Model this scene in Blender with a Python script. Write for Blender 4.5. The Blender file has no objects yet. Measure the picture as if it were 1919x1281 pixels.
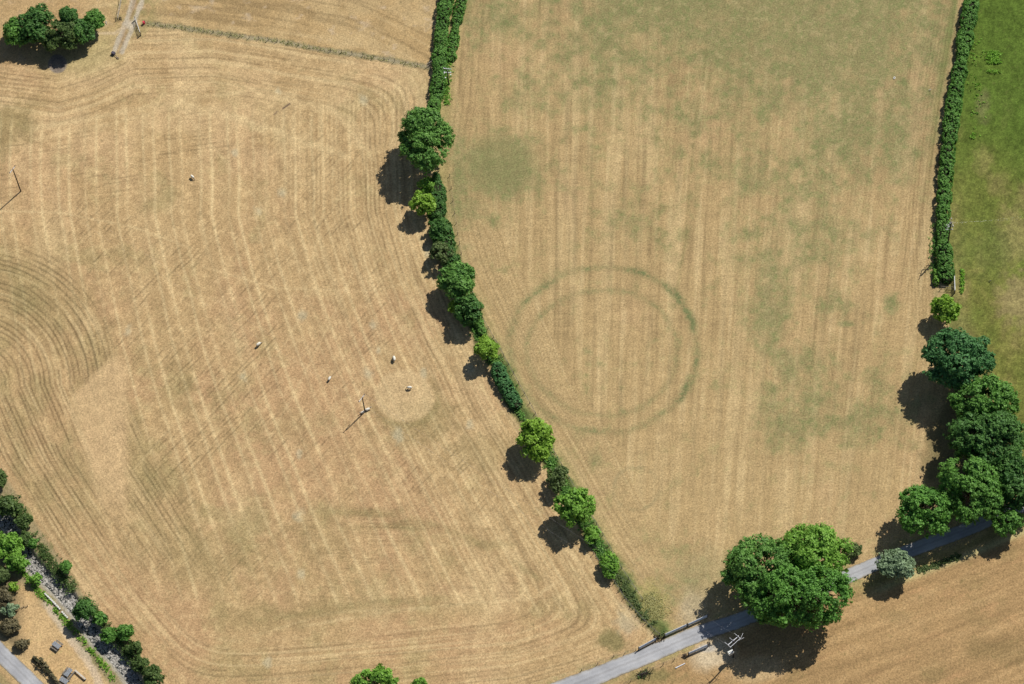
import bpy, math, random
import numpy as np
from mathutils import Vector, Matrix, Euler
R = math.radians
# ------------------------------------------------------------------ camera, sky, sun, exposure
S = bpy.context.scene
COL = S.collection
TILT, ROLL, FPX, DIST = R(31), R(-5.5), 5140.0, 642.0
PW, PH = 1919.0, 1281.0
cam_d = bpy.data.cameras.new('camera'); cam = bpy.data.objects.new('camera', cam_d); COL.objects.link(cam)
cam_d.sensor_width = 36; cam_d.lens = FPX/PW*36; cam_d.clip_start = 5; cam_d.clip_end = 8000
cam.location = (0, -DIST*math.sin(TILT), DIST*math.cos(TILT))
ROT = Matrix.Rotation(TILT, 3, 'X') @ Matrix.Rotation(ROLL, 3, 'Z')
cam.rotation_euler = ROT.to_euler()
S.camera = cam
NROT = np.array(ROT); CLOC = np.array(cam.location)
SUN_EL, SUN_AZ = R(46.0), R(44.0)        # azimuth of the sun measured from +x towards +y
w = bpy.data.worlds.new('World'); S.world = w; w.use_nodes = True
nt = w.node_tree
sky = nt.nodes.new('ShaderNodeTexSky'); sky.sky_type = 'NISHITA'; sky.sun_disc = False
sky.sun_elevation = SUN_EL; sky.sun_rotation = R(90) - SUN_AZ; sky.altitude = 100
bg = nt.nodes['Background']; nt.links.new(sky.outputs[0], bg.inputs[0]); bg.inputs[1].default_value = 0.05
sd = bpy.data.lights.new('sun', 'SUN'); sd.energy = 4.2; sd.angle = R(0.5); sd.color = (1, .955, .88)
so = bpy.data.objects.new('sun', sd); COL.objects.link(so)
so.rotation_euler = Euler((0, R(90)-SUN_EL, SUN_AZ))
S.view_settings.view_transform = 'Standard'; S.view_settings.look = 'None'
S.view_settings.exposure = 0.27; S.view_settings.gamma = 1
S.render.resolution_x, S.render.resolution_y = 1024, 684

# ------------------------------------------------------------------ survey sheet <-> ground
def G(u, v, z=0.0):                     # survey sheet point (u right, v down) to a point at height z
    d = NROT @ np.array([(u-PW/2)/FPX, -(v-PH/2)/FPX, -1.0])
    t = (z-CLOC[2])/d[2]
    p = CLOC + d*t
    return Vector((float(p[0]), float(p[1]), float(z)))
def sheet(X, Y):                        # ground arrays to survey sheet coordinates
    P = np.stack([X-CLOC[0], Y-CLOC[1], np.full_like(X, -CLOC[2])], 0)
    q = NROT.T @ P.reshape(3, -1)
    u = PW/2 + FPX*q[0]/(-q[2]); v = PH/2 - FPX*q[1]/(-q[2])
    return u.reshape(X.shape), v.reshape(X.shape)
PXM = DIST/FPX                          # metres per sheet unit

# ------------------------------------------------------------------ materials
def mat(name, rough=.9, spec=.15):
    m = bpy.data.materials.new(name); m.use_nodes = True
    b = m.node_tree.nodes['Principled BSDF']
    b.inputs['Roughness'].default_value = rough; b.inputs['Specular IOR Level'].default_value = spec
    return m, m.node_tree, b
def N(t, kind, **kw):
    n = t.nodes.new('ShaderNode'+kind)
    for k, v in kw.items():
        if k in ('operation', 'blend_type', 'data_type', 'attribute_name', 'noise_dimensions', 'feature'): setattr(n, k, v)
        else: n.inputs[k].default_value = v
    return n
def noisy(name, c1, c2, scale=3.0, rough=.85, spec=.2, metal=0, bump=.0, detail=5):
    m, t, b = mat(name, rough, spec); b.inputs['Metallic'].default_value = metal
    g = N(t, 'NewGeometry'); n = N(t, 'TexNoise', Scale=scale, Detail=detail)
    t.links.new(g.outputs['Position'], n.inputs['Vector'])
    r = t.nodes.new('ShaderNodeValToRGB'); r.color_ramp.elements[0].position = .35; r.color_ramp.elements[1].position = .65
    r.color_ramp.elements[0].color = (*c1, 1); r.color_ramp.elements[1].color = (*c2, 1)
    t.links.new(n.outputs['Fac'], r.inputs[0]); t.links.new(r.outputs[0], b.inputs['Base Color'])
    if bump:
        bp = N(t, 'Bump', Strength=bump, Distance=.1); t.links.new(n.outputs['Fac'], bp.inputs['Height']); t.links.new(bp.outputs[0], b.inputs['Normal'])
    return m
LEAFM = {}
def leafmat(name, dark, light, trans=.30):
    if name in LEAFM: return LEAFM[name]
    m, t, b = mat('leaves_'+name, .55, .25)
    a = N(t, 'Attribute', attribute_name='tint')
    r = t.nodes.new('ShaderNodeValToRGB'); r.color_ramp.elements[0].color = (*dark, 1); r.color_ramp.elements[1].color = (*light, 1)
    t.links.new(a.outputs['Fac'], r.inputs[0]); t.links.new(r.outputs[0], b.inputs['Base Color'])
    tr = N(t, 'BsdfTranslucent'); t.links.new(r.outputs[0], tr.inputs[0])
    mx = N(t, 'MixShader'); mx.inputs[0].default_value = trans
    t.links.new(b.outputs[0], mx.inputs[1]); t.links.new(tr.outputs[0], mx.inputs[2])
    t.links.new(mx.outputs[0], t.nodes['Material Output'].inputs[0])
    LEAFM[name] = m; return m
LEAF = {
 'ash':    leafmat('ash', (0.069, 0.187, 0.035), (0.215, 0.421, 0.090)),
 'oak':    leafmat('oak', (0.069, 0.197, 0.031), (0.197, 0.431, 0.077)),
 'deep':   leafmat('deep', (0.039, 0.125, 0.028), (0.136, 0.287, 0.064)),
 'blue':   leafmat('blue', (0.044, 0.149, 0.045), (0.130, 0.315, 0.102)),
 'lime':   leafmat('lime', (0.138, 0.276, 0.028), (0.353, 0.567, 0.073)),
 'bright': leafmat('bright', (0.105, 0.252, 0.031), (0.300, 0.541, 0.084)),
 'dull':   leafmat('dull', (.075, .120, .035), (.190, .260, .090)),
 'olive':  leafmat('olive', (.055, .110, .026), (.165, .245, .070)),
 'willow': leafmat('willow', (.150, .240, .120), (.380, .500, .300)),
 'hedge':  leafmat('hedge', (0.066, 0.185, 0.031), (0.203, 0.414, 0.078)),
 'brown':  leafmat('brown', (.110, .100, .050), (.280, .240, .130)),
 'weed':   leafmat('weed', (0.114, 0.267, 0.022), (0.291, 0.551, 0.061)),
 'straw':  leafmat('straw', (.36, .36, .13), (.62, .58, .28)),
}
BARK = noisy('bark', (.06, .045, .03), (.14, .11, .08), 6, .95)
LIGHT_BLOCKER = noisy('light_blocker', (.015, .02, .008), (.03, .035, .015), 2, .95)  # dark colour of the light-blocking boxes added inside the hedges
WOOD = noisy('weathered_wood', (.10, .085, .065), (.26, .23, .19), 5, .9)
DARKWOOD = noisy('creosoted_wood', (.035, .028, .02), (.07, .055, .04), 4, .85)
PALEWOOD = noisy('bleached_wood', (.42, .37, .30), (.62, .57, .48), 4, .9)
GALV = noisy('galvanised_metal', (.55, .58, .63), (.74, .77, .82), 6, .5, .5, .05)
STEEL = noisy('white_steel', (.62, .64, .68), (.80, .82, .86), 5, .5, .4, .1)
PORC = noisy('porcelain', (.10, .07, .06), (.18, .13, .11), 8, .3, .5)
WPORC = noisy('white_porcelain', (.75, .76, .78), (.85, .86, .88), 8, .3, .5)
TANK = noisy('tank_paint', (.62, .64, .60), (.78, .79, .74), 3, .5, .4)
RED = noisy('red_plastic', (.55, .03, .06), (.70, .06, .10), 3, .5, .4)
STONE = noisy('stone', (.20, .19, .17), (.52, .50, .46), 2.2, .9)
SLATE = noisy('slate_top', (.17, .18, .20), (.30, .32, .34), 4, .8)
IRON = noisy('dark_iron', (.05, .045, .06), (.12, .10, .13), 5, .6, .4, .3)
FLEECE = noisy('fleece', (.62, .58, .48), (.82, .79, .70), 9, 1.0, .05)
FACE = noisy('sheep_face', (.10, .08, .06), (.50, .46, .40), 7, .9)
CABLE = noisy('cable', (.28, .28, .30), (.38, .38, .40), 1, .4, .5, .6)

# ------------------------------------------------------------------ object helpers
def tag(o, label=None, cat=None, group=None, kind=None):
    if label: o['label'] = label
    if cat: o['category'] = cat
    if group: o['group'] = group
    if kind: o['kind'] = kind
    return o
def empty(name, loc, label, cat, group=None, rz=0):
    o = bpy.data.objects.new(name, None); COL.objects.link(o); o.location = loc; o.rotation_euler.z = rz
    o.empty_display_size = .5
    return tag(o, label, cat, group)
def quadmesh(name, V, F, mats, parent=None, tint=None, midx=None, smooth=False, loc=None):
    V = np.asarray(V, dtype=np.float32).reshape(-1, 3); F = np.asarray(F, dtype=np.int32); k = F.shape[1]; n = len(F)
    if parent is not None: V = V - np.array(parent.location, dtype=np.float32)
    elif loc is not None: V = V - np.array(loc, dtype=np.float32)
    me = bpy.data.meshes.new(name)
    me.vertices.add(len(V)); me.vertices.foreach_set('co', V.ravel())
    me.loops.add(n*k); me.loops.foreach_set('vertex_index', F.ravel())
    me.polygons.add(n); me.polygons.foreach_set('loop_start', np.arange(0, n*k, k, dtype=np.int32))
    try: me.polygons.foreach_set('loop_total', np.full(n, k, dtype=np.int32))
    except Exception: pass
    if midx is not None: me.polygons.foreach_set('material_index', np.asarray(midx, dtype=np.int32))
    me.polygons.foreach_set('use_smooth', np.full(n, smooth))
    for m in (mats if isinstance(mats, (list, tuple)) else [mats]): me.materials.append(m)
    me.update(calc_edges=True)
    if tint is not None:
        a = me.attributes.new('tint', 'FLOAT', 'FACE'); a.data.foreach_set('value', np.asarray(tint, dtype=np.float32))
    o = bpy.data.objects.new(name, me); COL.objects.link(o)
    if parent is not None: o.parent = parent
    elif loc is not None: o.location = loc
    return o
class MB:                                # collects boxes and tubes into one mesh (world coordinates)
    def __init__(s): s.v = []; s.f = []
    def hexa(s, P):
        b = len(s.v); s.v += [tuple(p) for p in P]
        for q in ((0,3,2,1),(4,5,6,7),(0,1,5,4),(1,2,6,5),(2,3,7,6),(3,0,4,7)): s.f.append([b+i for i in q])
        return s
    def box(s, c, sx, sy, sz, rz=0):
        c = Vector(c); ca, sa = math.cos(rz), math.sin(rz); P = []
        for dz in (-.5, .5):
            for dx, dy in ((-.5,-.5),(.5,-.5),(.5,.5),(-.5,.5)):
                x, y = dx*sx, dy*sy; P.append((c.x+x*ca-y*sa, c.y+x*sa+y*ca, c.z+dz*sz))
        return s.hexa(P)
    def tube(s, p0, p1, r0, r1=None, n=8):
        p0, p1 = Vector(p0), Vector(p1); r1 = r0 if r1 is None else r1
        d = (p1-p0).normalized(); a = d.orthogonal().normalized(); c = d.cross(a); b = len(s.v)
        for p, r in ((p0, r0), (p1, r1)):
            for i in range(n):
                t = 2*math.pi*i/n; s.v.append(tuple(p + a*(r*math.cos(t)) + c*(r*math.sin(t))))
        for i in range(n): j = (i+1) % n; s.f.append([b+i, b+j, b+n+j, b+n+i])
        for o in (0, n):
            m = len(s.v); s.v.append(tuple(p0 if o == 0 else p1))
            for i in range(0, n, 2):
                s.f.append([m, b+o+(i+2) % n, b+o+i+1, b+o+i] if o == 0 else [m, b+o+i, b+o+i+1, b+o+(i+2) % n])
        return s
    def path(s, pts, r0, r1=None, n=6):
        r1 = r0 if r1 is None else r1; m = len(pts)-1
        for i in range(m): s.tube(pts[i], pts[i+1], r0+(r1-r0)*i/m, r0+(r1-r0)*(i+1)/m, n)
        return s
    def build(s, name, m, parent=None, loc=None, smooth=False): return quadmesh(name, s.v, s.f, m, parent, loc=loc, smooth=smooth)

rng = np.random.default_rng(11)
# value noise on arrays
_T = np.random.default_rng(5).random((16, 256, 256)).astype(np.float32)*2-1
def vn(x, y, k=0):
    T = _T[k % 16]; xi = np.floor(x).astype(np.int64); yi = np.floor(y).astype(np.int64)
    fx = (x-xi).astype(np.float32); fy = (y-yi).astype(np.float32)
    fx = fx*fx*(3-2*fx); fy = fy*fy*(3-2*fy)
    a = T[yi & 255, xi & 255]; b = T[yi & 255, (xi+1) & 255]; c = T[(yi+1) & 255, xi & 255]; d = T[(yi+1) & 255, (xi+1) & 255]
    return (a*(1-fx)+b*fx)*(1-fy) + (c*(1-fx)+d*fx)*fy
def fbm(x, y, k=0, o=4, g=.55):
    s = 0; amp = 1; tot = 0
    for i in range(o):
        s = s + amp*vn(x*2**i + 17.3*i, y*2**i + 9.1*i, k+i); tot += amp; amp *= g
    return s/tot*1.6
def sst(a, b, x): t = np.clip((x-a)/(b-a), 0, 1); return t*t*(3-2*t)
def pdist(u, v, pts):                     # distance to polyline + signed side
    best = np.full(u.shape, 1e9, dtype=np.float32); side = np.zeros(u.shape, dtype=np.float32)
    for (x0, y0), (x1, y1) in zip(pts[:-1], pts[1:]):
        dx, dy = x1-x0, y1-y0; L = dx*dx+dy*dy
        t = np.clip(((u-x0)*dx+(v-y0)*dy)/L, 0, 1); ex = u-x0-t*dx; ey = v-y0-t*dy
        d = np.sqrt(ex*ex+ey*ey); m = d < best
        best = np.where(m, d, best); side = np.where(m, np.sign(dx*(v-y0)-dy*(u-x0)), side)
    return best, side
def interp(x, pts): return np.interp(x, [p[0] for p in pts], [p[1] for p in pts])

# traced lines (survey sheet units)
CH = [(880, -260), (850, 0), (830, 60), (826, 130), (818, 190), (805, 270), (812, 330), (812, 390), (828, 450), (850, 520), (877, 580), (905, 640), (935, 690), (965, 760), (1010, 830), (1050, 900), (1095, 980), (1140, 1055), (1190, 1130), (1245, 1192)]
RH = [(1860, -260), (1822, 0), (1812, 60), (1800, 130), (1789, 190), (1780, 260), (1771, 330), (1765, 400), (1766, 460), (1770, 530), (1772, 590), (1800, 680), (1840, 760), (1850, 850), (1880, 940)]
ROADL = [(820, 1390, 36), (1000, 1312, 36), (1080, 1281, 35), (1200, 1233, 32), (1310, 1187, 31), (1385, 1162, 29), (1480, 1125, 28), (1582, 1082, 28), (1655, 1051, 26), (1746, 1016, 27), (1800, 996, 27), (1866, 968, 26), (1919, 946, 26), (2080, 880, 26)]
ROAD = [(a, b) for a, b, c in ROADL]
SWROAD = [(-120, 1095), (-60, 1160), (0, 1222), (60, 1281), (140, 1360), (220, 1440)]
STREAM = [(-120, 860), (-50, 930), (8, 975), (35, 1020), (60, 1058), (98, 1092), (130, 1125), (155, 1160), (180, 1195), (210, 1224), (236, 1254), (256, 1284), (300, 1340), (360, 1420)]
AB_L = [(-120, 760), (0, 868), (60, 960), (160, 1110), (260, 1240), (360, 1380)]     # left edge of the west field
FENCE_N = [(272, 43), (330, 50), (400, 60), (450, 68), (520, 77), (600, 92), (680, 104), (760, 118), (806, 126)]
TR1 = [(262, -60), (250, 0), (240, 32), (228, 62), (214, 96)]
TR2 = [(286, -60), (267, 0), (256, 28), (246, 58), (228, 96)]
# ------------------------------------------------------------------ the ground sheet
def build_ground():
    cs = [G(-30, -30), G(PW+30, -30), G(-30, PH+30), G(PW+30, PH+30)]
    x0, x1 = min(c.x for c in cs), max(c.x for c in cs); y0, y1 = min(c.y for c in cs), max(c.y for c in cs)
    st = .25
    far = np.array([3, 8, 18, 40, 90, 200, 450, 1000, 1800.])
    xs = np.concatenate([x0-far[::-1], np.arange(x0, x1, st), x1+far]); ys = np.concatenate([y0-far[::-1], np.arange(y0, y1, st), y1+far])
    X, Y = np.meshgrid(xs, ys); X = X.astype(np.float64)
    u, v = sheet(X, Y); u = u.astype(np.float32); v = v.astype(np.float32)
    u = np.clip(u, -9000, 9000); v = np.clip(v, -9000, 9000)
    C = np.zeros(u.shape+(3,), dtype=np.float32)
    def put(mask, col, k=1.0):
        m = np.clip(mask*k, 0, 1)[..., None]; C[:] = C*(1-m) + np.asarray(col, dtype=np.float32)*m
    def mul(f): C[:] = C*np.asarray(f)[..., None]
    big = fbm(u/150, v/150, 1); med = fbm(u/38, v/38, 2); sm = fbm(u/11, v/11, 3); fine = fbm(u/3.4, v/3.4, 4, 3)
    dC, sC = pdist(u, v, CH); dR, sR = pdist(u, v, RH); dRo, sRo = pdist(u, v, ROAD)
    dST, sST = pdist(u, v, STREAM); dL, sL = pdist(u, v, AB_L); dF, sF = pdist(u, v, [(-300, 130), (0, 118), (110, 122), (200, 85), (255, 52)]+FENCE_N); dSW, sSW = pdist(u, v, SWROAD)
    west = (sC > 0); east = (sR < 0)
    # ---- west field
    A = np.array([.470, .330, .178], dtype=np.float32); PALE = np.array([.66, .515, .30]); RUST = np.array([.44, .275, .160]); GRN = np.array([.24, .235, .105]); DKG = np.array([.17, .165, .07])
    C[:] = A
    put(sst(-.4, .9, big+.5*med), RUST*1.10, .55); put(sst(.1, 1, fbm(u/90, v/160, 6)), PALE, .30); put(sst(.2, 1, fbm(u/60, v/60, 8)+.3*sm), GRN, .30)
    put(sst(-.2, .9, sm+.4*fine), PALE, .20); put(sst(470, 180, v)*sst(-.6, .6, med+.5*big), PALE, .34)
    h = interp(v, [(-300, 0), (400, 0), (500, 33), (640, 93), (760, 153), (900, 238), (980, 288), (1130, 378), (1300, 490)]).astype(np.float32)
    s = (u-.34*h)/(1+.00085*h) + 4*np.sin(v/170)*sst(600, 200, v) + 1.5*vn(v/160, u/260, 7)
    inner = sst(185, 225, v + .12*(u-400)*sst(430, 760, u))*sst(1150, 1120, v - .04*(u-700))
    T = interp(u, [(-200, 100), (0, 112), (110, 126), (180, 105), (250, 72), (400, 68), (800, 130)]).astype(np.float32)
    dT = v-T
    Rv = interp(v, [(c[1], c[0]) for c in CH if c[1] > -300]).astype(np.float32)
    slope = interp(v, [(0, 1), (400, .98), (640, .9), (900, .84), (1200, .78)]).astype(np.float32)
    dRt = (Rv-22-u)*slope
    Bv = interp(u, [(-100, 1420), (300, 1335), (700, 1300), (960, 1275), (1190, 1212), (1300, 1170)]).astype(np.float32)
    dB = (Bv-v)*.96; dLf = np.where(sL < 0, dL, -dL)
    K = 32.0
    hd = -K*np.log(np.exp(-np.clip(dT, -60, 900)/K)+np.exp(-np.clip(dRt, -60, 900)/K)+np.exp(-np.clip(dB, -60, 900)/K)+np.exp(-np.clip(dLf, -60, 900)/K))
    along = u*.5+v*.5
    headw = sst(128, 88, hd + 22*sst(700, 800, u)*sst(950, 500, v))
    def lines(t, per, wd, wob=0.0): 
        tt = np.mod(t + wob, per)-per/2; return np.exp(-(tt/wd)**2)
    def crisp(t, al, per, wd, seed, cover=.0, L=40):
        q = t/per + .22*vn(al/130, t/60, seed+3); k = np.floor(q); f = q-k-.5 + .16*vn(k*3.1, al/45, seed+1)
        return np.exp(-(f*per/wd)**2)*sst(-.25+cover, .45+cover, vn(al/L+k*5.3, k*7.7, seed)+.35*vn(al/9, k*2.2, seed+2))
    # double pale wheelings of the mower
    sj = s + 3*vn(np.floor(s/53)*9.1, s*0, 3) + 3.5*vn(v/110, s/400, 10)
    lin = lines(sj, 53, 3.0) + .85*lines(sj+20+3*vn(v/90, s/60, 8), 53, 2.8)
    lin = lin*(.40+.60*sst(-.6, .4, vn(v/130, np.floor(s/26)*3.7, 9)+.4*sm))
    put(lin*inner*(1-headw*.8)*sst(10, 40, dLf), PALE*1.02, .68)
    put(inner*crisp(s, v, 8.5, 1.8, 6, -.15, 110)*sst(350, 700, s), PALE, .42); mul(1-.16*inner*crisp(s+4, v, 8.5, 1.5, 4, -.2, 110)*sst(350, 700, s))
    broad = .5+.5*np.sin(s*2*math.pi/53+1.2+.8*vn(v/120, s/90, 4))
    mul(1-.10*(broad-.5)*inner)
    # fine cut rows in three directions
    w1 = sst(430, 330, v)*sst(560, 420, u); w3 = sst(880, 960, v-.05*u)*sst(480, 600, u); w2 = (1-w1)*(1-w3)*sst(30, 90, s)
    def rows(t, al, per, seed, thr=.15):
        a = vn(t/per, al/44, seed)*.7+vn(t/(per*.55), al/26, seed+1)*.5
        return sst(thr, .95, a)
    patchy = sst(-.5, .5, fbm(u/70, v/70, 12))
    mul(1-(.12*rows(v+.13*u, u, 3.2, 1)+.30*crisp(v+.13*u, u, 8.5, 1.5, 1, .1))*w1*inner*(1-headw)*patchy)
    mul(1-(.12*rows(.72*u+.70*v, u-v, 3.2, 3)+.34*crisp(.72*u+.70*v, u-v, 7.5, 1.5, 3, .15))*w2*inner*(1-headw)*(.25+.75*patchy))
    mul(1-(.10*rows(v-.05*u, u, 3.0, 5)+.24*crisp(v-.05*u, u, 6.5, 1.4, 5, 0, 80))*w3*inner*(1-headw)*patchy)
    # headland lines
    hl = vn(hd/2.9, along/90, 8)*.95+vn(hd/8.5, along/200, 9)*.55
    m = sst(.25, 1.1, hl)*headw
    mul(1-.14*m-.30*headw*crisp(hd, along, 9.0, 1.6, 8, -.1, 70)); put(sst(.1, .9, -hl)*headw, PALE, .42)
    # round the western knoll
    g = interp(v, [(0, 0), (720, 0), (860, 62), (1000, 150), (1300, 350)]).astype(np.float32)
    t = np.where(v < 720, np.hypot((u+40)*1.0, (v-720)*.98), u+40-g)
    kn = sst(296, 235, t+14*med)*sst(430, 470, v)*sst(1150, 950, v)*sst(-5, 20, dLf)
    kl = vn(t/3.6, (v+u*.3)/110, 10)*1.1+vn(t/9, v/160, 11)*.3
    put(kn, A*1.0, .45); put(kn*sst(-.6, .8, med), GRN, .32)
    mul(1-.12*kn*sst(.2, 1, kl)-.46*kn*crisp(t, v+u*.3, 9.2, 1.7, 10, -.25, 60)); put(kn*sst(.25, 1, -kl), PALE, .45)
    pp = sst(14, -6, pdist(u, v, [(212, 690), (128, 772), (150, 850)])[0]-26)
    px_ = ((u-112)*.69 - (v-768)*-.72)
    tri = sst(-8, 8, (u-112)*.72+(v-768)*.69)*sst(250, 225, u+0*v)*sst(655, 690, v)*sst(1010, 900, v)*sst(95, 60, np.abs(s-145-.05*(v-700)))
    put(tri, np.array([.60, .43, .25]), .72)
    # extra pale wheel tracks
    for pts, wd, k in (
        ([(70, 238), (200, 216), (330, 190), (430, 214), (560, 262), (650, 292)], 6, .55), ([(60, 262), (190, 236), (330, 200), (440, 226), (560, 276)], 4, .35),
        ([(340, 186), (470, 170), (620, 200), (700, 300)], 4, .4), ([(0, 395), (110, 398), (250, 425), (360, 465)], 2.2, .5),
        ([(330, 190), (420, 300), (520, 420), (600, 560)], 2.5, .3), ([(630, 300), (600, 420), (560, 600), (500, 700)], 2.5, .3),
        ([(700, 420), (640, 560), (560, 720), (500, 830)], 2.2, .32), ([(640, 470), (700, 540), (760, 620)], 2.4, .3), ([(380, 500), (520, 540), (700, 545), (760, 530)], 2.2, .3),
        ([(560, 1175), (700, 1150), (850, 1133), (1000, 1120), (1060, 1080)], 3, .42), ([(480, 1190), (620, 1148), (800, 1138)], 2.5, .35),
        ([(935, 1010), (975, 1060), (980, 1120)], 8, .5), ([(880, 950), (905, 985)], 7, .3), ([(250, 880), (330, 790), (380, 720)], 2, .25),
        ([(740, 150), (765, 200), (750, 270), (720, 340)], 5, .4), ([(640, 660), (700, 800), (760, 900)], 3, .3), ([(750, 600), (790, 680), (800, 760)], 6, .28), ([(1140, 1110), (1190, 1165), (1225, 1190)], 7, .5), ([(1060, 1030), (1110, 1070), (1160, 1130)], 4, .4)):
        d, _ = pdist(u, v, pts); put(np.exp(-(d/wd)**2)*(.5+.5*sst(-.6, .4, sm))*west, PALE, k)
    for (a, b, ra, rb, k, c) in ((10, 235, 66, 56, .38, DKG), (475, 1010, 85, 70, .15, DKG), (600, 1010, 60, 70, .18, DKG), (400, 1040, 110, 80, .2, GRN), (660, 1140, 190, 22, .22, DKG), (520, 1160, 130, 26, .22, DKG), (690, 960, 60, 14, .25, DKG), (760, 985, 60, 12, .28, DKG),
        (900, 1020, 60, 10, .25, DKG), (40, 560, 130, 70, .2, DKG), (780, 790, 80, 40, .30, DKG), (530, 800, 60, 40, .14, DKG), (900, 850, 60, 40, .2, DKG), (285, 385, 30, 20, .25, DKG), (1150, 1200, 34, 22, .7, DKG), (320, 370, 24, 24, .2, DKG), (300, 900, 60, 40, .2, DKG), (340, 720, 40, 70, .18, DKG), (60, 1230, 60, 60, .0, DKG)):
        d = np.hypot((u-a)/ra, (v-b)/rb); put(sst(1.25, .35, d+.32*med+.22*sm)*west, c, k)
    for (a, b, r_) in ((560, 965, 11), (745, 815, 12), (880, 795, 9), (795, 700, 9), (240, 620, 9), (455, 705, 8), (680, 185, 9), (520, 170, 7), (700, 610, 8), (710, 655, 7), (440, 285, 7), (530, 360, 10), (485, 395, 9), (800, 470, 8), (565, 590, 9), (565, 1075, 8), (560, 850, 8), (690, 700, 12), (880, 690, 10), (1175, 1165, 22), (500, 1240, 9)):
        d = np.hypot(u-a, (v-b)*.75)/r_; put(sst(1.3, .2, d+.5*sm), np.array([.50, .47, .34]), .5)
    for pts, k in (([(600, 958), (700, 962), (790, 975), (880, 1008), (960, 1052), (1010, 1085)], .34), ([(640, 990), (740, 985), (830, 1010)], .22), ([(440, 1170), (560, 1152), (700, 1128), (840, 1120)], .30)):
        d, _ = pdist(u, v, pts); put(np.exp(-(d/7)**2)*sst(-.8, .5, sm+med), DKG, k)
    # pale oval and its darker rim
    ov = np.hypot((u-757)/56, (v-742)/50) + .05*med
    put(np.exp(-((ov-1.12)/.13)**2)*sst(-30, 40, (v-720)+.5*(u-757)), DKG, .30)
    put(sst(1.06, .9, ov), np.array([.60, .455, .265]), .62); mul(1-.12*sst(1.0, .9, ov)*sst(.1, .8, vn(s/3.2, v/60, 2)))
    put(np.exp(-(pdist(u, v, [(530, 203), (543, 194)])[0]/1.8)**2), np.array([.09, .06, .06]), .85); put(np.exp(-(pdist(u, v, [(514, 214), (519, 209)])[0]/1.8)**2), np.array([.14, .10, .08]), .6)
    # verge of trodden dry soil under the hedge trees
    put(west*sst(40, 12, dC)*sst(-.4, .6, med+.5*sm), np.array([.50, .345, .19]), .5)
    # ---- north field
    nf = (west & (v < 140) & (sF < 0)).astype(np.float32)
    tn = interp(u, [(-300, 110), (255, 45), (450, 68), (806, 126), (900, 140)]).astype(np.float32)-v
    put(nf, np.array([.445, .315, .165]), 1); put(nf*sst(-.3, .8, med+big), np.array([.55, .42, .24]), .5)
    turn = np.hypot(np.maximum(0, u-700), tn*1.0-0)
    nl = vn((tn+.05*np.maximum(0, u-650)**1.35)/4, u/90, 3)*.8+vn((tn+.05*np.maximum(0, u-650)**1.35)/11, u/200, 4)
    mul(1-.22*nf*sst(.2, 1, nl)*sst(200, 320, u)); put(nf*sst(.2, 1, -nl), PALE, .3); put(nf*sst(.4, 1.2, fbm(u/20, v/14, 9)), np.array([.56, .46, .36]), .5)
    put(nf*sst(190, 150, u), np.array([.43, .285, .15]), .55)
    # rough strip along the north fence, ash scar, track
    put(sst(9, 2, pdist(u, v, FENCE_N)[0]+3*sm), np.array([.20, .20, .10]), .6); put(sst(5, 1, pdist(u, v, FENCE_N)[0]+2*fine), np.array([.42, .38, .30]), .45)
    put(west*sst(60, 20, np.hypot(u-255, (v-20)*.8))*sst(-.5, .5, sm), GRN, .55)
    put(west*sst(70, 20, np.hypot((u-150)/1.7, v-95)+8*med), np.array([.36, .33, .16]), .5)
    sc = np.hypot(u-108, v-119)/17 + .10*med; put(sst(1.12, .95, sc), np.array([.225, .19, .17]), .92); put(np.exp(-((sc-.62)/.10)**2), np.array([.12, .10, .11]), .4); put(sst(.3, .1, sc), np.array([.33, .25, .2]), .6)
    for trk in (TR1, TR2):
        d, _ = pdist(u, v, trk); put(sst(6.5, 2.5, d+1.5*sm), np.array([.50, .44, .36]), .88)
    d, _ = pdist(u, v, [(264, -60), (250, 20), (222, 96)]); put(sst(6, 2, d+2*sm)*sst(-60, 0, v+40), np.array([.30, .20, .12]), .45)
    put(sst(13, 4, np.hypot(u-243, v-46)), np.array([.52, .46, .38]), .8); put(sst(5, 1, pdist(u, v, [(232, 50), (215, 62), (190, 62), (150, 60)])[0]+sm), np.array([.56, .45, .32]), .6)
    # ---- middle field
    mid = ((~west) & (~east) & (sRo < 0)).astype(np.float32)
    B = np.array([.455, .33, .175], dtype=np.float32)
    lean = interp(u, [(850, 0), (1100, .02), (1760, .13)]).astype(np.float32)
    su = u + lean*(v-300)
    near = sst(120, 45, dC)*sst(380, 460, v)
    su = su*(1-near) + near*(dC*1.0)
    put(mid, B, 1)
    put(mid*sst(-.2, .9, fbm(su/14, v/230, 3)+.3*big), np.array([.58, .445, .25]), .55)
    put(mid*sst(0, 1, fbm(u/120+3, v/120, 5)), np.array([.47, .315, .185]), .35)
    bs = vn(su/3.6, v/75, 5)*.7+vn(su/9.5, v/150, 6)*.7+.25*vn(u/40, v/3.3, 2)
    fade = .35+.65*sst(1000, 720, v)
    mul(1-.27*mid*sst(0, 1.1, bs+.45*fine)*fade); put(mid*sst(.2, 1.2, -bs), PALE, .38)
    hs = sst(.3, 1, vn(su/5, v/12, 9)*.6+fine*.6); mul(1-.12*mid*hs)
    # faint wheel lines near the western hedge of the middle field
    mul(1-.18*mid*sst(95, 70, dC)*(lines(dC, 11, 1.8, 2*vn(v/100, u/100, 1)))*sst(15, 30, dC))
    put(mid*sst(900, 1100, v)*sst(-.4, .6, sm), np.array([.55, .41, .225]), .35)
    # green growth over the buried ditches and in the hollow
    gsum = np.zeros_like(u)
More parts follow.
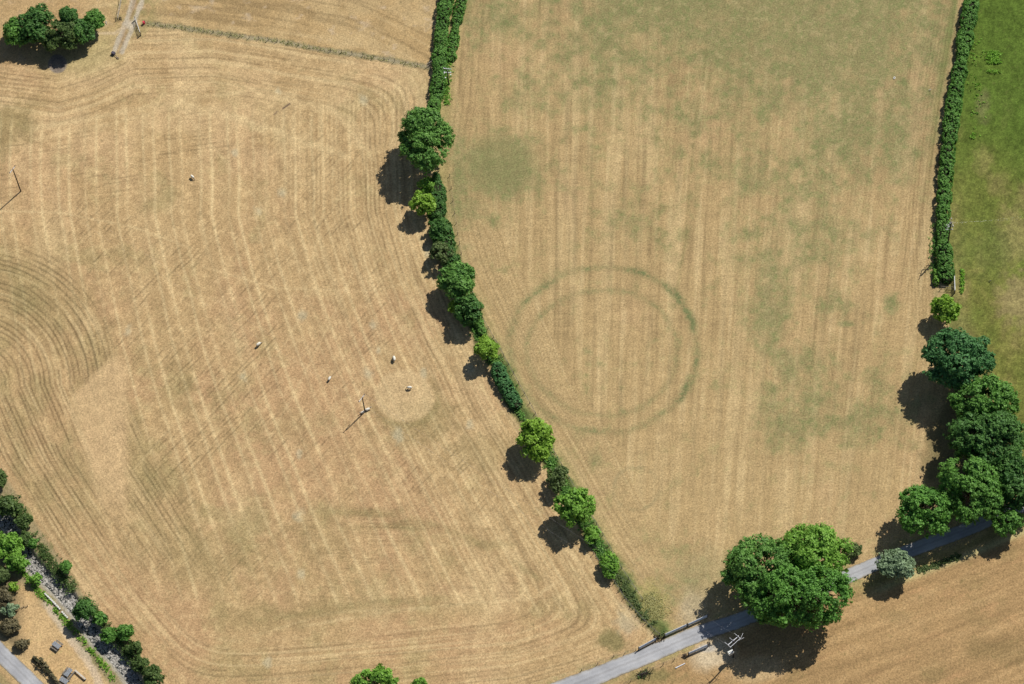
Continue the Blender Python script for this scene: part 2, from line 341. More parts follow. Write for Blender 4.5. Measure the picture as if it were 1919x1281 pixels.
    for (a, b, ra, rb, k) in ((1350, -10, 330, 150, 1.0), (1550, 60, 260, 190, 1.0), (1150, 90, 150, 120, .72), (1600, 230, 130, 120, .85), (1690, 290, 45, 70, .75), (1530, 330, 110, 90, .62), (1415, 335, 45, 38, .75), (1560, 430, 90, 80, .62), (1450, 520, 60, 100, .62),
        (1440, 600, 45, 75, .85), (1470, 680, 60, 50, .72), (1520, 740, 60, 70, .62), (1480, 800, 45, 60, .72), (1600, 790, 120, 50, .55), (1660, 720, 50, 50, .5), (1440, 740, 25, 60, .6), (1560, 560, 30, 40, .6), (938, 312, 72, 60, 1.05), (860, 330, 22, 90, .8), (905, 395, 60, 28, .6), (1000, 170, 60, 50, .6), (950, 30, 110, 60, .6), (1110, 330, 20, 160, .32), (1290, 200, 80, 110, .45),
        (1210, 400, 100, 60, .34), (1330, 300, 40, 60, .4), (1585, 607, 18, 6, 1.1), (1668, 570, 14, 18, .7), (1115, 862, 14, 20, .7), (1285, 1060, 60, 60, .45), (1390, 430, 60, 60, .45)):
        gsum = np.maximum(gsum, k*np.exp(-(np.hypot((u-a)/ra, (v-b)/rb))**2.2*.8))
    med2 = fbm(u/22, v/22, 13); gm = sst(.02, 1.05, gsum*1.05 + .30*med2 + .20*sm + .16*med + .02)*mid
    put(gm, np.array([.245, .235, .112]), .86); put(gm*sst(-.1, 1.1, .7*sm+fine+.4*med2), np.array([.125, .170, .062]), .48)
    put(gm*sst(.1, .9, fbm(u/8, v/7, 15)), np.array([.46, .37, .21]), .38)
    put(sst(1.2, .7, np.hypot((u-936)/66, (v-312)/55)+.16*med2+.16*sm)*mid, np.array([.235, .225, .105]), .5)
    for (a, b, ra, rb, prof, wd, k) in ((1132, 654, 176, 154, [(-180, .45), (-150, .65), (-120, .7), (-90, .8), (-60, .95), (-35, 1.05), (-10, .75), (20, .75), (45, 1.05), (75, .75), (110, .7), (140, .35), (180, .45)], .042, .62),
                                        (1130, 660, 141, 118, [(-180, .5), (-150, .7), (-120, .65), (-90, .75), (-60, .6), (-30, .4), (0, .5), (35, .35), (75, .6), (110, .3), (150, .4), (180, .5)], .044, .46)):
        an = np.degrees(np.arctan2((v-b)/rb, (u-a)/ra)); rr = np.hypot((u-a)/ra, (v-b)/rb)*(1+.012*np.sin(np.radians(an*3+40))+.01*vn(an/25, an*0, 3))
        pr = interp(an, prof); pr = pr.astype(np.float32)*(.7+.45*vn(an/9, rr*3, 6))
        ring = np.exp(-((rr-1+.010*sm+.014*vn(u/30, v/30, 5))/(wd*(1.08+.22*vn(u/24, v/24, 7))))**2)*np.clip(pr, .42, 1.1)*(.78+.50*np.clip(.7*sm+.9*fine+.3*med-.5*bs, -1.1, 1))
        put(ring*mid, np.array([.165, .185, .085]), (1.08 if ra > 150 else .92))
    rr = np.hypot((u-1192), (v-915)*1.05)/42; put(np.exp(-((rr-1)/.09)**2)*mid*sst(-.8, .4, sm), np.array([.30, .25, .14]), .55)
    for pts, k in (([(1130, 230), (1180, 250), (1240, 262)], .3), ([(1200, 375), (1260, 392)], .3), ([(1325, 0), (1322, 120), (1300, 260), (1285, 450), (1262, 580)], .35), ([(1240, 330), (1232, 460), (1225, 520)], .3), ([(1110, 300), (1100, 480)], .25)):
        d, _ = pdist(u, v, pts); put(np.exp(-(d/3.5)**2)*mid*sst(-.6, .5, sm), np.array([.17, .16, .07]), k*1.3)
    d, _ = pdist(u, v, [(1330, 110), (1318, 170), (1306, 240)]); put(np.exp(-(d/3)**2)*mid*sst(-.4, .5, sm), PALE, .28)
    mg = sst(46, 30, dR)*sst(22, 30, dR)*sst(420, 60, v); put(mg*mid, np.array([.16, .195, .07]), .68)
    put(mid*sst(30, 17, dR)*sst(-.5, .5, sm), np.array([.46, .37, .20]), .5)
    mul(1-.18*mid*sst(80, 60, dR)*lines(dR, 6.5, 1.4)*sst(500, 330, np.abs(v-420)))
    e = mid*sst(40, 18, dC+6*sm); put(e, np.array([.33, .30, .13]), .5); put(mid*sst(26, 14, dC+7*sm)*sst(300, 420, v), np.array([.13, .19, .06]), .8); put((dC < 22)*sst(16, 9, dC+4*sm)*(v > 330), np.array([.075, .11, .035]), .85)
    e = sst(1.2, .4, np.hypot((u-1222)/34, (v-1130)/44)+.3*sm)*(~west); put(e, np.array([.36, .33, .13]), .75); put(e*sst(.1, .8, sm+fine), np.array([.17, .2, .06]), .55)
    e = sst(1.3, .3, np.hypot((u-1300)/34, (v-1140)/50)+.3*med)*mid; put(e, np.array([.46, .40, .29]), .6)
    e = sst(1.2, .4, np.hypot((u-1330)/70, (v-1085)/60)+.3*med)*mid; put(e, np.array([.30, .27, .15]), .4)
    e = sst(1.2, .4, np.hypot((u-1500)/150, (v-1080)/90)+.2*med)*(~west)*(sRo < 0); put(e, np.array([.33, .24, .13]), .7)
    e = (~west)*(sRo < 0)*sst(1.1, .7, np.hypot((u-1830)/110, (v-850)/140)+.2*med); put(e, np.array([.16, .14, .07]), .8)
    # ---- east pasture
    ep = (east & (sRo < 0)).astype(np.float32)
    put(ep, np.array([.092, .146, .026]), 1)
    q = fbm(u/46, v/60, 7)+.35*med; dry = sst(180, 520, v+70*big)
    put(ep*np.clip(dry*(.70+.4*q), 0, 1), np.array([.225, .200, .062]), .72)
    put(ep*sst(.1, 1.0, q)*sst(150, 360, v), np.array([.29, .23, .11]), .38)
    put(ep*sst(1.2, .3, np.hypot((u-1900)/36, (v-445)/70)+.35*sm), np.array([.36, .29, .14]), .45); put(ep*sst(1.2, .3, np.hypot((u-1905)/40, (v-560)/60)+.35*sm), np.array([.40, .31, .17]), .55)
    put(ep*sst(1.2, .2, np.hypot((u-1843)/18, (v-195)/38)+.4*sm), np.array([.24, .22, .11]), .45); put(ep*sst(60, 20, dR)*sst(250, 600, v), np.array([.30, .23, .13]), .3)
    put(ep*sst(1.2, .3, np.hypot((u-1850)/60, (v-470)/60)+.3*sm), np.array([.13, .175, .045]), .5)
    mul(1+.16*ep*sm+.16*ep*fine)
    # ---- south-east field
    sf = (sRo > 0) & (u > 900); sf = sf.astype(np.float32)
    put(sf, np.array([.40, .265, .135]), 1)
    tq = v*.93+u*.36; al = u*.93-v*.36
    sq = vn(tq/4.2, al/55, 4)*.6+vn(tq/10, al/120, 5)*.7+.5*sm
    put(sf*sst(-.1, 1.2, -sq), np.array([.56, .385, .205]), .5); mul(1-.22*sf*sst(0, 1.1, sq)); put(sf*sst(.1, 1, fbm(u/70, v/55, 10)), np.array([.24, .19, .09]), .38)
    put(sf*sst(.2, 1, fbm(tq/16, al/60, 11)), np.array([.50, .30, .16]), .4)
    put(sf*sst(1.2, .3, np.hypot((u-1880)/80, (v-1215)/34)+.3*med), np.array([.20, .15, .07]), .5)
    d = dRo*sf + 999*(1-sf)
    put(sst(48, 30, d+5*sm)*sst(1560, 1640, u), np.array([.26, .25, .10]), .65); put(np.exp(-((d-46)/7)**2)*sst(1600, 1680, u), np.array([.52, .48, .25]), .7)
    put(sf*sst(45, 15, d)*sst(1420, 1330, u), np.array([.42, .31, .17]), .6); put(sf*sst(1.2, .3, np.hypot((u-1215)/70, (v-1268)/18)+.3*sm), np.array([.20, .19, .08]), .7)
    put(sf*sst(1.25, .4, np.hypot((u-1335)/45, (v-1228)/36)+.25*med), np.array([.62, .52, .38]), .85); put(sf*sst(.9, .3, np.hypot((u-1325)/30, (v-1214)/12)), np.array([.46, .45, .45]), .7)
    put(sf*sst(1.25, .4, np.hypot((u-1410)/70, (v-1252)/26)+.3*med), np.array([.58, .44, .26]), .6)
    # road verges
    vg = sst(30, 17, dRo)*(u > 900); put(vg*sst(-.5, .5, sm+.6), np.array([.52, .38, .21]), .6); put(vg*sst(.1, .8, med+sm), np.array([.22, .23, .09]), .5)
    vv = (dRo < 60)*(sRo < 0)*(u < 1190)*(u > 900); put(vv*sst(34, 22, dRo)*sst(-.2, .5, sm), np.array([.33, .27, .15]), .5)
    # ---- south-west corner: brook, banks, picnic ground
    sw = ((sL > 0) & (u < 420) & (v > 700)).astype(np.float32)
    put(sw*sst(0, 10, dL), np.array([.33, .27, .16]), 1); put(sw*sst(-.2, .7, med+sm), np.array([.16, .17, .07]), .6)
    pic = sw*(sST > 0)*sst(34, 48, dST+6*med)*sst(20, 40, u+.0*v)*sst(1075, 1120, v+.3*u)
    put(pic, np.array([.56, .395, .215]), 1); put(pic*sst(-.1, .9, med+.5*sm), np.array([.50, .33, .17]), .5); put(pic*sst(.4, 1.2, sm), np.array([.34, .33, .14]), .4)
    d, _ = pdist(u, v, [(88, 1130), (120, 1180), (160, 1230), (190, 1290), (220, 1340)]); put(sst(11, 4, d+3*sm), np.array([.62, .52, .42]), .6)
    bank = sst(22, 15, dST+2.5*sm)*(v > 700)*(u < 500); put(bank, np.array([.27, .26, .24]), .85)
    west_scrub = sw*sst(55, 25, u+.4*(v-1130)*.0+8*med)*(v > 1080)*sst(-16, -30, -dSW*1.0); put(west_scrub, np.array([.20, .15, .09]), .7)
    put(sst(30, 18, dSW+3*sm)*(u < 400)*(v > 1000), np.array([.52, .38, .21]), .75)
    put(((sSW > 0) & (v > 1150) & (u < 400)).astype(np.float32)*sst(14, 22, dSW), np.array([.47, .32, .17]), .8)
    put(((sSW > 0) & (v > 1150) & (u < 400)).astype(np.float32)*sst(24, 34, dSW+4*sm), np.array([.25, .22, .11]), .6)
    put(mid*sst(.55, .95, vn(u/4.5, v/4.5, 12))*sst(-.2, .6, med2)*.8, np.array([.22, .20, .09]), .30); put(sst(.62, .98, vn(u/5, v/5, 13))*west, np.array([.26, .22, .11]), .30); put(sst(.60, .98, vn(u/4.2, v/4.2, 14))*(ep+sf), np.array([.14, .14, .05]), .35)
    # clods, tufts and thatch all over
    mul(1+.07*sm+.13*np.clip(fine, -1.2, 1.2)+.08*vn(u/1.9, v/1.9, 9)); C[:] = np.clip(C, .012, .9)
    tone = np.array([.885, .87, .80]); C[:] = C*tone
    Z = np.zeros_like(u)
    near_st = (v > 700) & (u < 500)
    Z = np.where(near_st, -1.15*sst(20, 8, dST+1.0*sm), 0.0)
    ny, nx = X.shape; idx = np.arange(nx*ny).reshape(ny, nx)
    F = np.stack([idx[:-1, :-1], idx[:-1, 1:], idx[1:, 1:], idx[1:, :-1]], -1).reshape(-1, 4)
    m, t, b = mat('field_ground', .95, .08)
    at = N(t, 'Attribute', attribute_name='turf'); g_ = N(t, 'NewGeometry')
    n1 = N(t, 'TexNoise', Scale=2.6, Detail=5, Roughness=.75); n2 = N(t, 'TexNoise', Scale=.35, Detail=4)
    for n in (n1, n2): t.links.new(g_.outputs['Position'], n.inputs['Vector'])
    mr = N(t, 'MapRange'); mr.inputs[1].default_value = .35; mr.inputs[2].default_value = .65; mr.inputs[3].default_value = .65; mr.inputs[4].default_value = 1.35; t.links.new(n1.outputs['Fac'], mr.inputs[0])
    mr2 = N(t, 'MapRange'); mr2.inputs[1].default_value = .3; mr2.inputs[2].default_value = .7; mr2.inputs[3].default_value = .93; mr2.inputs[4].default_value = 1.07; t.links.new(n2.outputs['Fac'], mr2.inputs[0])
    mu = N(t, 'Math', operation='MULTIPLY'); t.links.new(mr.outputs[0], mu.inputs[0]); t.links.new(mr2.outputs[0], mu.inputs[1])
    vm = N(t, 'VectorMath', operation='SCALE'); t.links.new(at.outputs['Color'], vm.inputs[0]); t.links.new(mu.outputs[0], vm.inputs['Scale'])
    t.links.new(vm.outputs[0], b.inputs['Base Color'])
    bp = N(t, 'Bump', Strength=.5, Distance=.12); t.links.new(n1.outputs['Fac'], bp.inputs['Height']); t.links.new(bp.outputs[0], b.inputs['Normal'])
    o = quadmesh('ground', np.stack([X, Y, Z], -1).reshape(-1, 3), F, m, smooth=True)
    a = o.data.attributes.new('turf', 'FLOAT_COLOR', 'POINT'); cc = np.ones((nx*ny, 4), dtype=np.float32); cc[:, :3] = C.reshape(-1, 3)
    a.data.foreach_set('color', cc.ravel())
    tag(o, kind='structure')
build_ground()

def ribbon(name, pts, z, m, kind='structure', wid=None, sub=4, jitter=0.0):
    P = []
    L = len(pts)
    cen = [G(p[0], p[1], z) for p in pts]; ws = [(p[2] if len(p) > 2 else wid)*PXM for p in pts]
    fine, fw = [], []
    for i in range(L-1):
        p0 = cen[max(i-1, 0)]; p1 = cen[i]; p2 = cen[i+1]; p3 = cen[min(i+2, L-1)]
        n = max(4, int((p2-p1).length/1.2))
        for k in range(n):
            t = k/n; q = .5*((2*p1)+(p2-p0)*t+(2*p0-5*p1+4*p2-p3)*t*t+(3*p1-p0-3*p2+p3)*t**3)
            fine.append(q); fw.append(ws[i]*(1-t)+ws[i+1]*t)
    fine.append(cen[-1]); fw.append(ws[-1])
    V = []; rr = random.Random(3)
    for i, p in enumerate(fine):
        d = (fine[min(i+1, len(fine)-1)]-fine[max(i-1, 0)]).normalized(); nrm = Vector((-d.y, d.x, 0))
        a = fw[i]/2*(1+jitter*rr.uniform(-1, 1)); b_ = fw[i]/2*(1+jitter*rr.uniform(-1, 1))
        for k in range(sub+1): 
            s = -a+(a+b_)*k/sub; V.append(tuple(p+nrm*s))
    F = []
    for i in range(len(fine)-1):
        for k in range(sub): j = i*(sub+1)+k; F.append([j, j+1, j+sub+2, j+sub+1])
    F = [f[::-1] for f in F]
    o = quadmesh(name, V, F, m); tag(o, kind=kind)
    a = o.data.attributes.new('across', 'FLOAT', 'POINT'); a.data.foreach_set('value', np.tile(np.linspace(0, 1, sub+1), len(fine)).astype(np.float32)); return o
def asphalt(name):
    m, t, b = mat(name, .85, .2)
    g_ = N(t, 'NewGeometry'); n1 = N(t, 'TexNoise', Scale=5, Detail=6, Roughness=.75); n2 = N(t, 'TexNoise', Scale=.22, Detail=5); 
    for n in (n1, n2): t.links.new(g_.outputs['Position'], n.inputs['Vector'])
    r = t.nodes.new('ShaderNodeValToRGB'); r.color_ramp.elements[0].position = .36; r.color_ramp.elements[1].position = .66
    r.color_ramp.elements[0].color = (.32, .325, .34, 1); r.color_ramp.elements[1].color = (.43, .435, .45, 1)
    t.links.new(n2.outputs['Fac'], r.inputs[0])
    mr = N(t, 'MapRange'); mr.inputs[1].default_value = .3; mr.inputs[2].default_value = .7; mr.inputs[3].default_value = .86; mr.inputs[4].default_value = 1.14; t.links.new(n1.outputs['Fac'], mr.inputs[0])
    vm = N(t, 'VectorMath', operation='SCALE'); ac = N(t, 'Attribute', attribute_name='across'); r2 = t.nodes.new('ShaderNodeValToRGB'); e_ = r2.color_ramp.elements
    e_[0].position = 0; e_[0].color = (.62, .52, .38, 1); e_[1].position = 1; e_[1].color = (.66, .54, .38, 1)
    for p_, c_ in ((.07, (.92, .88, .80, 1)), (.14, (1.0, 1.0, 1.0, 1)), (.28, (.90, .90, .90, 1)), (.40, (1, 1, 1, 1)), (.52, (.80, .79, .78, 1)), (.62, (1, 1, 1, 1)), (.75, (.91, .91, .91, 1)), (.86, (1, 1, 1, 1)), (.94, (.90, .86, .78, 1))): q_ = e_.new(p_); q_.color = c_
    n3 = N(t, 'TexNoise', Scale=1.1, Detail=4); t.links.new(g_.outputs['Position'], n3.inputs['Vector'])
    ma = N(t, 'Math', operation='MULTIPLY_ADD'); t.links.new(n3.outputs['Fac'], ma.inputs[0]); ma.inputs[1].default_value = .22; t.links.new(ac.outputs['Fac'], ma.inputs[2])
    mb_ = N(t, 'Math', operation='SUBTRACT'); t.links.new(ma.outputs[0], mb_.inputs[0]); mb_.inputs[1].default_value = .11; t.links.new(mb_.outputs[0], r2.inputs[0])
    vx = N(t, 'VectorMath', operation='MULTIPLY'); t.links.new(r.outputs[0], vx.inputs[0]); t.links.new(r2.outputs[0], vx.inputs[1])
    t.links.new(vx.outputs[0], vm.inputs[0]); t.links.new(mr.outputs[0], vm.inputs['Scale']); t.links.new(vm.outputs[0], b.inputs['Base Color'])
    return m
TAR = asphalt('worn_asphalt')
ribbon('road', ROADL, .05, TAR, jitter=.035)
ribbon('road', [(a, b, 29) for a, b in SWROAD], .05, TAR, jitter=.03)
# brook: water and stones
m, t, b = mat('brook_water', .12, .5); b.inputs['Base Color'].default_value = (.05, .06, .055, 1)
ribbon('stream', [(a, b_, 26) for a, b_ in STREAM], -.95, m)
def stones():
    r = np.random.default_rng(4); V = []; F = []; 
    pts = [G(a, b_) for a, b_ in STREAM[1:-1]]
    base = np.array([(math.cos(a)*c, math.sin(a)*c, z) for z, c in ((-.4, .7), (.1, 1.0), (.55, .55)) for a in np.arange(0, 6.28, 6.2832/6)]+[(0, 0, .75)])
    seg = [(pts[i], pts[i+1]) for i in range(len(pts)-1)]; ln = np.array([(q-p).length for p, q in seg]); cum = ln.cumsum()
    for k in range(4200):
        x = r.random()*cum[-1]; i = int(np.searchsorted(cum, x)); p, q = seg[i]; tt = r.random(); c = p.lerp(q, tt)
        d = (q-p).normalized(); nn = Vector((-d.y, d.x, 0)); off = r.normal()*1.05
        if abs(off) > 2.1: continue
        c = c+nn*off; s = .07+.20*r.random()**2.2*1.2
        vv = base*np.array([s*(.7+.8*r.random()), s*(.7+.8*r.random()), s*.8])*(1+.15*r.normal(size=(len(base), 1)))
        an = r.random()*6.28; ca, sa = math.cos(an), math.sin(an)
        vv = np.stack([vv[:, 0]*ca-vv[:, 1]*sa+c.x, vv[:, 0]*sa+vv[:, 1]*ca+c.y, vv[:, 2]-.95+.12*abs(off)], -1); o = len(V)
        V += vv.tolist()
        for l in range(2):
            for j in range(6): F.append([o+l*6+j, o+l*6+(j+1) % 6, o+(l+1)*6+(j+1) % 6, o+(l+1)*6+j])
        for j in range(0, 6, 2): F.append([o+12+j, o+12+(j+1) % 6, o+12+(j+2) % 6, o+18])
    o = quadmesh('river_stones', V, F, STONE); tag(o, 'pale grey boulders and cobbles crowding the bed of the brook', 'stones', kind='stuff')
stones()
# ------------------------------------------------------------------ foliage
def rdir(r, n):
    d = r.normal(size=(n, 3)); return d/np.linalg.norm(d, axis=1, keepdims=True)
def leaves(r, P, Nrm, size, tint):
    n = len(P); Nrm = Nrm/np.linalg.norm(Nrm, axis=1, keepdims=True)
    a = np.cross(Nrm, rdir(r, n)); a /= np.linalg.norm(a, axis=1, keepdims=True)+1e-9; b = np.cross(Nrm, a)
    s = size*(.55+.85*r.random((n, 1))); asp = .55+.4*r.random((n, 1))
    V = np.stack([P-a*s, P-b*s*asp+Nrm*s*.15, P+a*s, P+b*s*asp+Nrm*s*.15], 1)
    F = np.arange(4*n).reshape(n, 4); return V.reshape(-1, 3), F, tint
def lobes_leaves(r, lobes, clump, leaf, dens, per):
    Ps, Ns, Ts = [], [], []
    LC = np.array([l[0] for l in lobes]); LR = np.array([l[1] for l in lobes])
    for i, (c, rad) in enumerate(lobes):
        c = np.array(c); rad = np.array(rad); area = 4*math.pi*((rad[0]*rad[1])**1.6/3+2*(rad[0]*rad[2])**1.6/3)**(1/1.6)
        n = int(area/(clump*clump*1.5)*dens)+6
        d = rdir(r, n); k = (r.random(n) < .45) | (d[:, 2] > -.35); d = d[k]; n = len(d)
        ins = np.clip(1.0-.10*r.random((n, 1))+.13*r.normal(size=(n, 1)), .6, 1.35)
        P = c + d*rad*ins
        q = vn(P[:, 0]/1.5+P[:, 2]*.25, P[:, 1]/1.5+P[:, 2]*.2, 11) > -.52
        for j in range(len(lobes)):
            if j != i: q &= (np.linalg.norm((P-LC[j])/LR[j], axis=1) > .80)
        P = P[q]; d = d[q]; n = len(P)
        if n == 0: continue
        ct = r.random(n)*.45 + .28*r.random()
        cr = clump*(.6+.7*r.random((n, 1)))
        P2 = np.repeat(P, per, 0); D2 = np.repeat(d, per, 0); C2 = np.repeat(cr, per, 0); T2 = np.repeat(ct, per)
        e = rdir(r, len(P2)); e[:, 2] = np.abs(e[:, 2])*.9-.25; rr = .35+.65*r.random((len(P2), 1))
        Ps.append(P2+e*C2*rr); Ns.append(e*.75+D2*.75+np.array([0, 0, .45])+.55*r.normal(size=e.shape)); Ts.append(np.clip(T2+.45*r.random(len(P2))-.05, 0, 1))
    return np.concatenate(Ps), np.concatenate(Ns), np.concatenate(Ts)
def make_lobes(r, c, R3, n):
    c = np.array(c, dtype=float); R3 = np.array(R3, dtype=float)
    L = [(c+np.array([0, 0, .05*R3[2]]), R3*np.array([.60, .60, .72]))]
    n1 = max(5, int(n*.6)); ph = r.random()*6.28
    for i in range(n1):
        a = ph+6.283*i/n1+r.normal()*.16; q = .56+.14*r.random(); sz = .30+.17*r.random()
        L.append((c+R3*np.array([math.cos(a)*q, math.sin(a)*q, -.22+.38*r.random()]), R3*np.array([sz, sz, sz*1.05])*np.array([1, 1, 1])))
    for i in range(max(2, n-n1)):
        a = r.random()*6.28; q = .22+.30*r.random(); sz = .26+.14*r.random()
        L.append((c+R3*np.array([math.cos(a)*q, math.sin(a)*q, .42+.2*r.random()]), R3*np.array([sz, sz, sz])))
    for i in range(int(n*.7)):
        a = r.random()*6.28; q = .80+.16*r.random(); sz = .10+.09*r.random()
        L.append((c+R3*np.array([math.cos(a)*q, math.sin(a)*q, -.25+.5*r.random()]), R3*np.array([sz*1.2, sz*1.2, sz])))
    return L
TOTAL = [0]
def tree(name, u, v, rx, ry, zc, kind, label, cat='tree', group=None, seed=1, rz=None, nl=None, clump=.62, leaf=.25, dens=1.0, per=13, aut=0.0, part='crown'):
    """crown centred at sheet (u, v) at height zc, radii in sheet units"""
    r = np.random.default_rng(seed*77+int(u))
    c = G(u, v, zc); a = rx*PXM; b = ry*PXM*1.02
    rz = rz if rz else min(.72*(a+b)/2, zc*.86)
    base = Vector((c.x, c.y, 0)); t = empty(name, base, label, cat, group)
    nl = nl or int(6+1.3*(a+b)/2*1.0)
    L = make_lobes(r, c, (a*.93, b*.93, rz), nl)
    if a < 3: clump, leaf, per = min(clump, .42), min(leaf, .19), min(per, 12)
    P, Nn, T = lobes_leaves(r, L, clump, leaf, dens, per)
    L2 = [(l[0], np.array(l[1])*.72) for l in L]
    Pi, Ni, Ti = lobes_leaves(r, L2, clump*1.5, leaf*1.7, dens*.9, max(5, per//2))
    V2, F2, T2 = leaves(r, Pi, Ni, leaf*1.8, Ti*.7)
    P[:, 2] = np.maximum(P[:, 2], .08)
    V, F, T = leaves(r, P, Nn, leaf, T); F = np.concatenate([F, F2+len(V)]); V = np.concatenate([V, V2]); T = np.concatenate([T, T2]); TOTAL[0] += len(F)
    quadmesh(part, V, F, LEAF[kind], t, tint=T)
    mb = MB(); hgt = max(zc-rz*.35, .3); tr = max(.05, .055*(a+b)/2+.03)
    p = Vector(base); pts = [base+Vector((0, 0, -.1)), base+Vector((r.normal()*.1, r.normal()*.1, hgt*.5)), base+Vector((r.normal()*.2, r.normal()*.2, hgt))]
    mb.path(pts, tr, tr*.6, 8)
    for (lc, lr) in L[1:1+nl]:
        e = Vector(lc); m_ = pts[-1].lerp(e, .5)+Vector((r.normal()*.2, r.normal()*.2, .15*rz)); s0 = pts[1].lerp(pts[2], .3+.7*r.random())
        mb.path([s0, m_, e], tr*.45, tr*.12, 5)
        for q in range(3): mb.tube(m_.lerp(e, .3+.25*q), e+Vector(tuple(r.normal(size=3)*np.array(lr)*.5)), tr*.13, tr*.05, 4)
    mb.build('trunk' if part == 'crown' else 'stem', BARK, t)
    return t
def hedge(name, pts, wid, hgt, kind, label, cat='hedge', seed=1, leaf=.17, clump=.34, per=11, rough=.18, dens=1.0, group=None):
    """pts sheet line (centre of the base), wid metres"""
    r = np.random.default_rng(seed); cen = [G(a, b) for a, b in pts]
    t = empty(name, cen[0], label, cat, group)
    seg = [(cen[i], cen[i+1]) for i in range(len(cen)-1)]; ln = np.array([(q-p).length for p, q in seg]); cum = np.concatenate([[0], ln.cumsum()])
    Lt = cum[-1]; per_m = (wid+2*hgt); n = int(Lt*per_m/(clump*clump*1.4)*dens)
    s = r.random(n)*Lt; i = np.clip(np.searchsorted(cum, s)-1, 0, len(seg)-1)
    P0 = np.array([tuple(p) for p, q in seg]); P1 = np.array([tuple(q) for p, q in seg]); f = ((s-cum[i])/ln[i])[:, None]
    base = P0[i]*(1-f)+P1[i]*f; D = (P1-P0)[i]/ln[i][:, None]; NN = np.stack([-D[:, 1], D[:, 0], np.zeros(n)], 1)
    sd_ = r.random(n)*per_m; wv = 1+rough*vn(s/2.2, s*0+seed, 2)+rough*.6*vn(s/.8, s*0, 4); hv = 1+rough*.6*vn(s/3, s*0+seed, 5)+rough*.4*vn(s/.9, s*0, 6)
    side = np.where(sd_ < wid, (sd_/wid-.5), np.where(sd_ < wid+hgt, -.5, .5))
    z = np.where(sd_ < wid, 1.0, np.mod(sd_-wid, hgt)/hgt)
    endt = np.clip(np.minimum(s, Lt-s)/.9, .35, 1)
    rnd = 1-.25*(np.abs(side)*2)**3*(z > .8)
    P = base+NN*(side*wid*wv*endt)[:, None]; P[:, 2] = z*hgt*hv*rnd*np.sqrt(endt)
    nr = np.where((sd_ < wid)[:, None], np.array([0, 0, 1.0])+NN*(side*.9)[:, None], NN*np.sign(side)[:, None]+np.array([0, 0, .35]))
    P2 = np.repeat(P, per, 0); N2 = np.repeat(nr, per, 0); e = rdir(r, len(P2)); cr = clump*(.7+.6*np.repeat(r.random((n, 1)), per, 0))
    P2 = P2+e*cr*(.3+.7*r.random((len(P2), 1))); P2[:, 2] = np.maximum(P2[:, 2], .04)
    T = np.clip(np.repeat(r.random(n)*.5+.15*vn(s/5, s*0, 8), per)+.4*r.random(len(P2)), 0, 1)
    V, F, T = leaves(r, P2, N2+.7*e+.4*r.normal(size=e.shape), leaf, T); TOTAL[0] += len(F)
    quadmesh('foliage', V, F, LEAF[kind], t, tint=T)
    mb = MB()
    for p, q in seg:
        d = (q-p).normalized(); nn = Vector((-d.y, d.x, 0))*wid*.33; pe, qe = p+d*.25, q-d*.05
        z0, z1 = Vector((0, 0, .02)), Vector((0, 0, hgt*.72))
        mb.hexa([pe-nn+z0, qe-nn+z0, qe+nn+z0, pe+nn+z0, pe-nn*.8+z1, qe-nn*.8+z1, qe+nn*.8+z1, pe+nn*.8+z1])
    mb.build('light_blocker', LIGHT_BLOCKER, t)  # added solid core: keeps the hedge interior dark and stops light passing through
    return t
def scatter(name, pts, wid, hgt, kind, label, n, seed=1, leaf=.16, cat='undergrowth', clump=.25, per=6):
    r = np.random.default_rng(seed); cen = [G(a, b) for a, b in pts]
    seg = [(cen[i], cen[i+1]) for i in range(len(cen)-1)] or [(cen[0], cen[0]+Vector((.1, 0, 0)))]
    ln = np.array([(q-p).length for p, q in seg]); cum = np.concatenate([[0], ln.cumsum()])
    s = r.random(n)*cum[-1]; i = np.clip(np.searchsorted(cum, s)-1, 0, len(seg)-1)
    keep = vn(s/3.1, s*0+seed, 3)+.5*vn(s/.9, s*0, 4) > -.35; s = s[keep]; i = i[keep]; n = len(s)
    P0 = np.array([tuple(p) for p, q in seg]); P1 = np.array([tuple(q) for p, q in seg]); f = ((s-cum[i])/ln[i])[:, None]
    D = (P1-P0)[i]/ln[i][:, None]; NN = np.stack([-D[:, 1], D[:, 0], np.zeros(n)], 1)
    P = P0[i]*(1-f)+P1[i]*f+NN*(r.normal(size=(n, 1))*wid*.28); hh = hgt*(.3+.7*r.random((n, 1)))
    P2 = np.repeat(P, per, 0); h2 = np.repeat(hh, per, 0); e = r.normal(size=(len(P2), 3))*clump*.7; e[:, 2] = 0
    P2 = P2+e; P2[:, 2] = (r.random(len(P2))*h2[:, 0])+.05
    T = np.clip(np.repeat(r.random(n), per)*.6+.4*r.random(len(P2)), 0, 1)
    V, F, T = leaves(r, P2, r.normal(size=(len(P2), 3))*.6+np.array([0, 0, .9]), leaf, T); TOTAL[0] += len(F)
    o = quadmesh(name, V, F, LEAF[kind], tint=T); return tag(o, label, cat, kind='stuff')

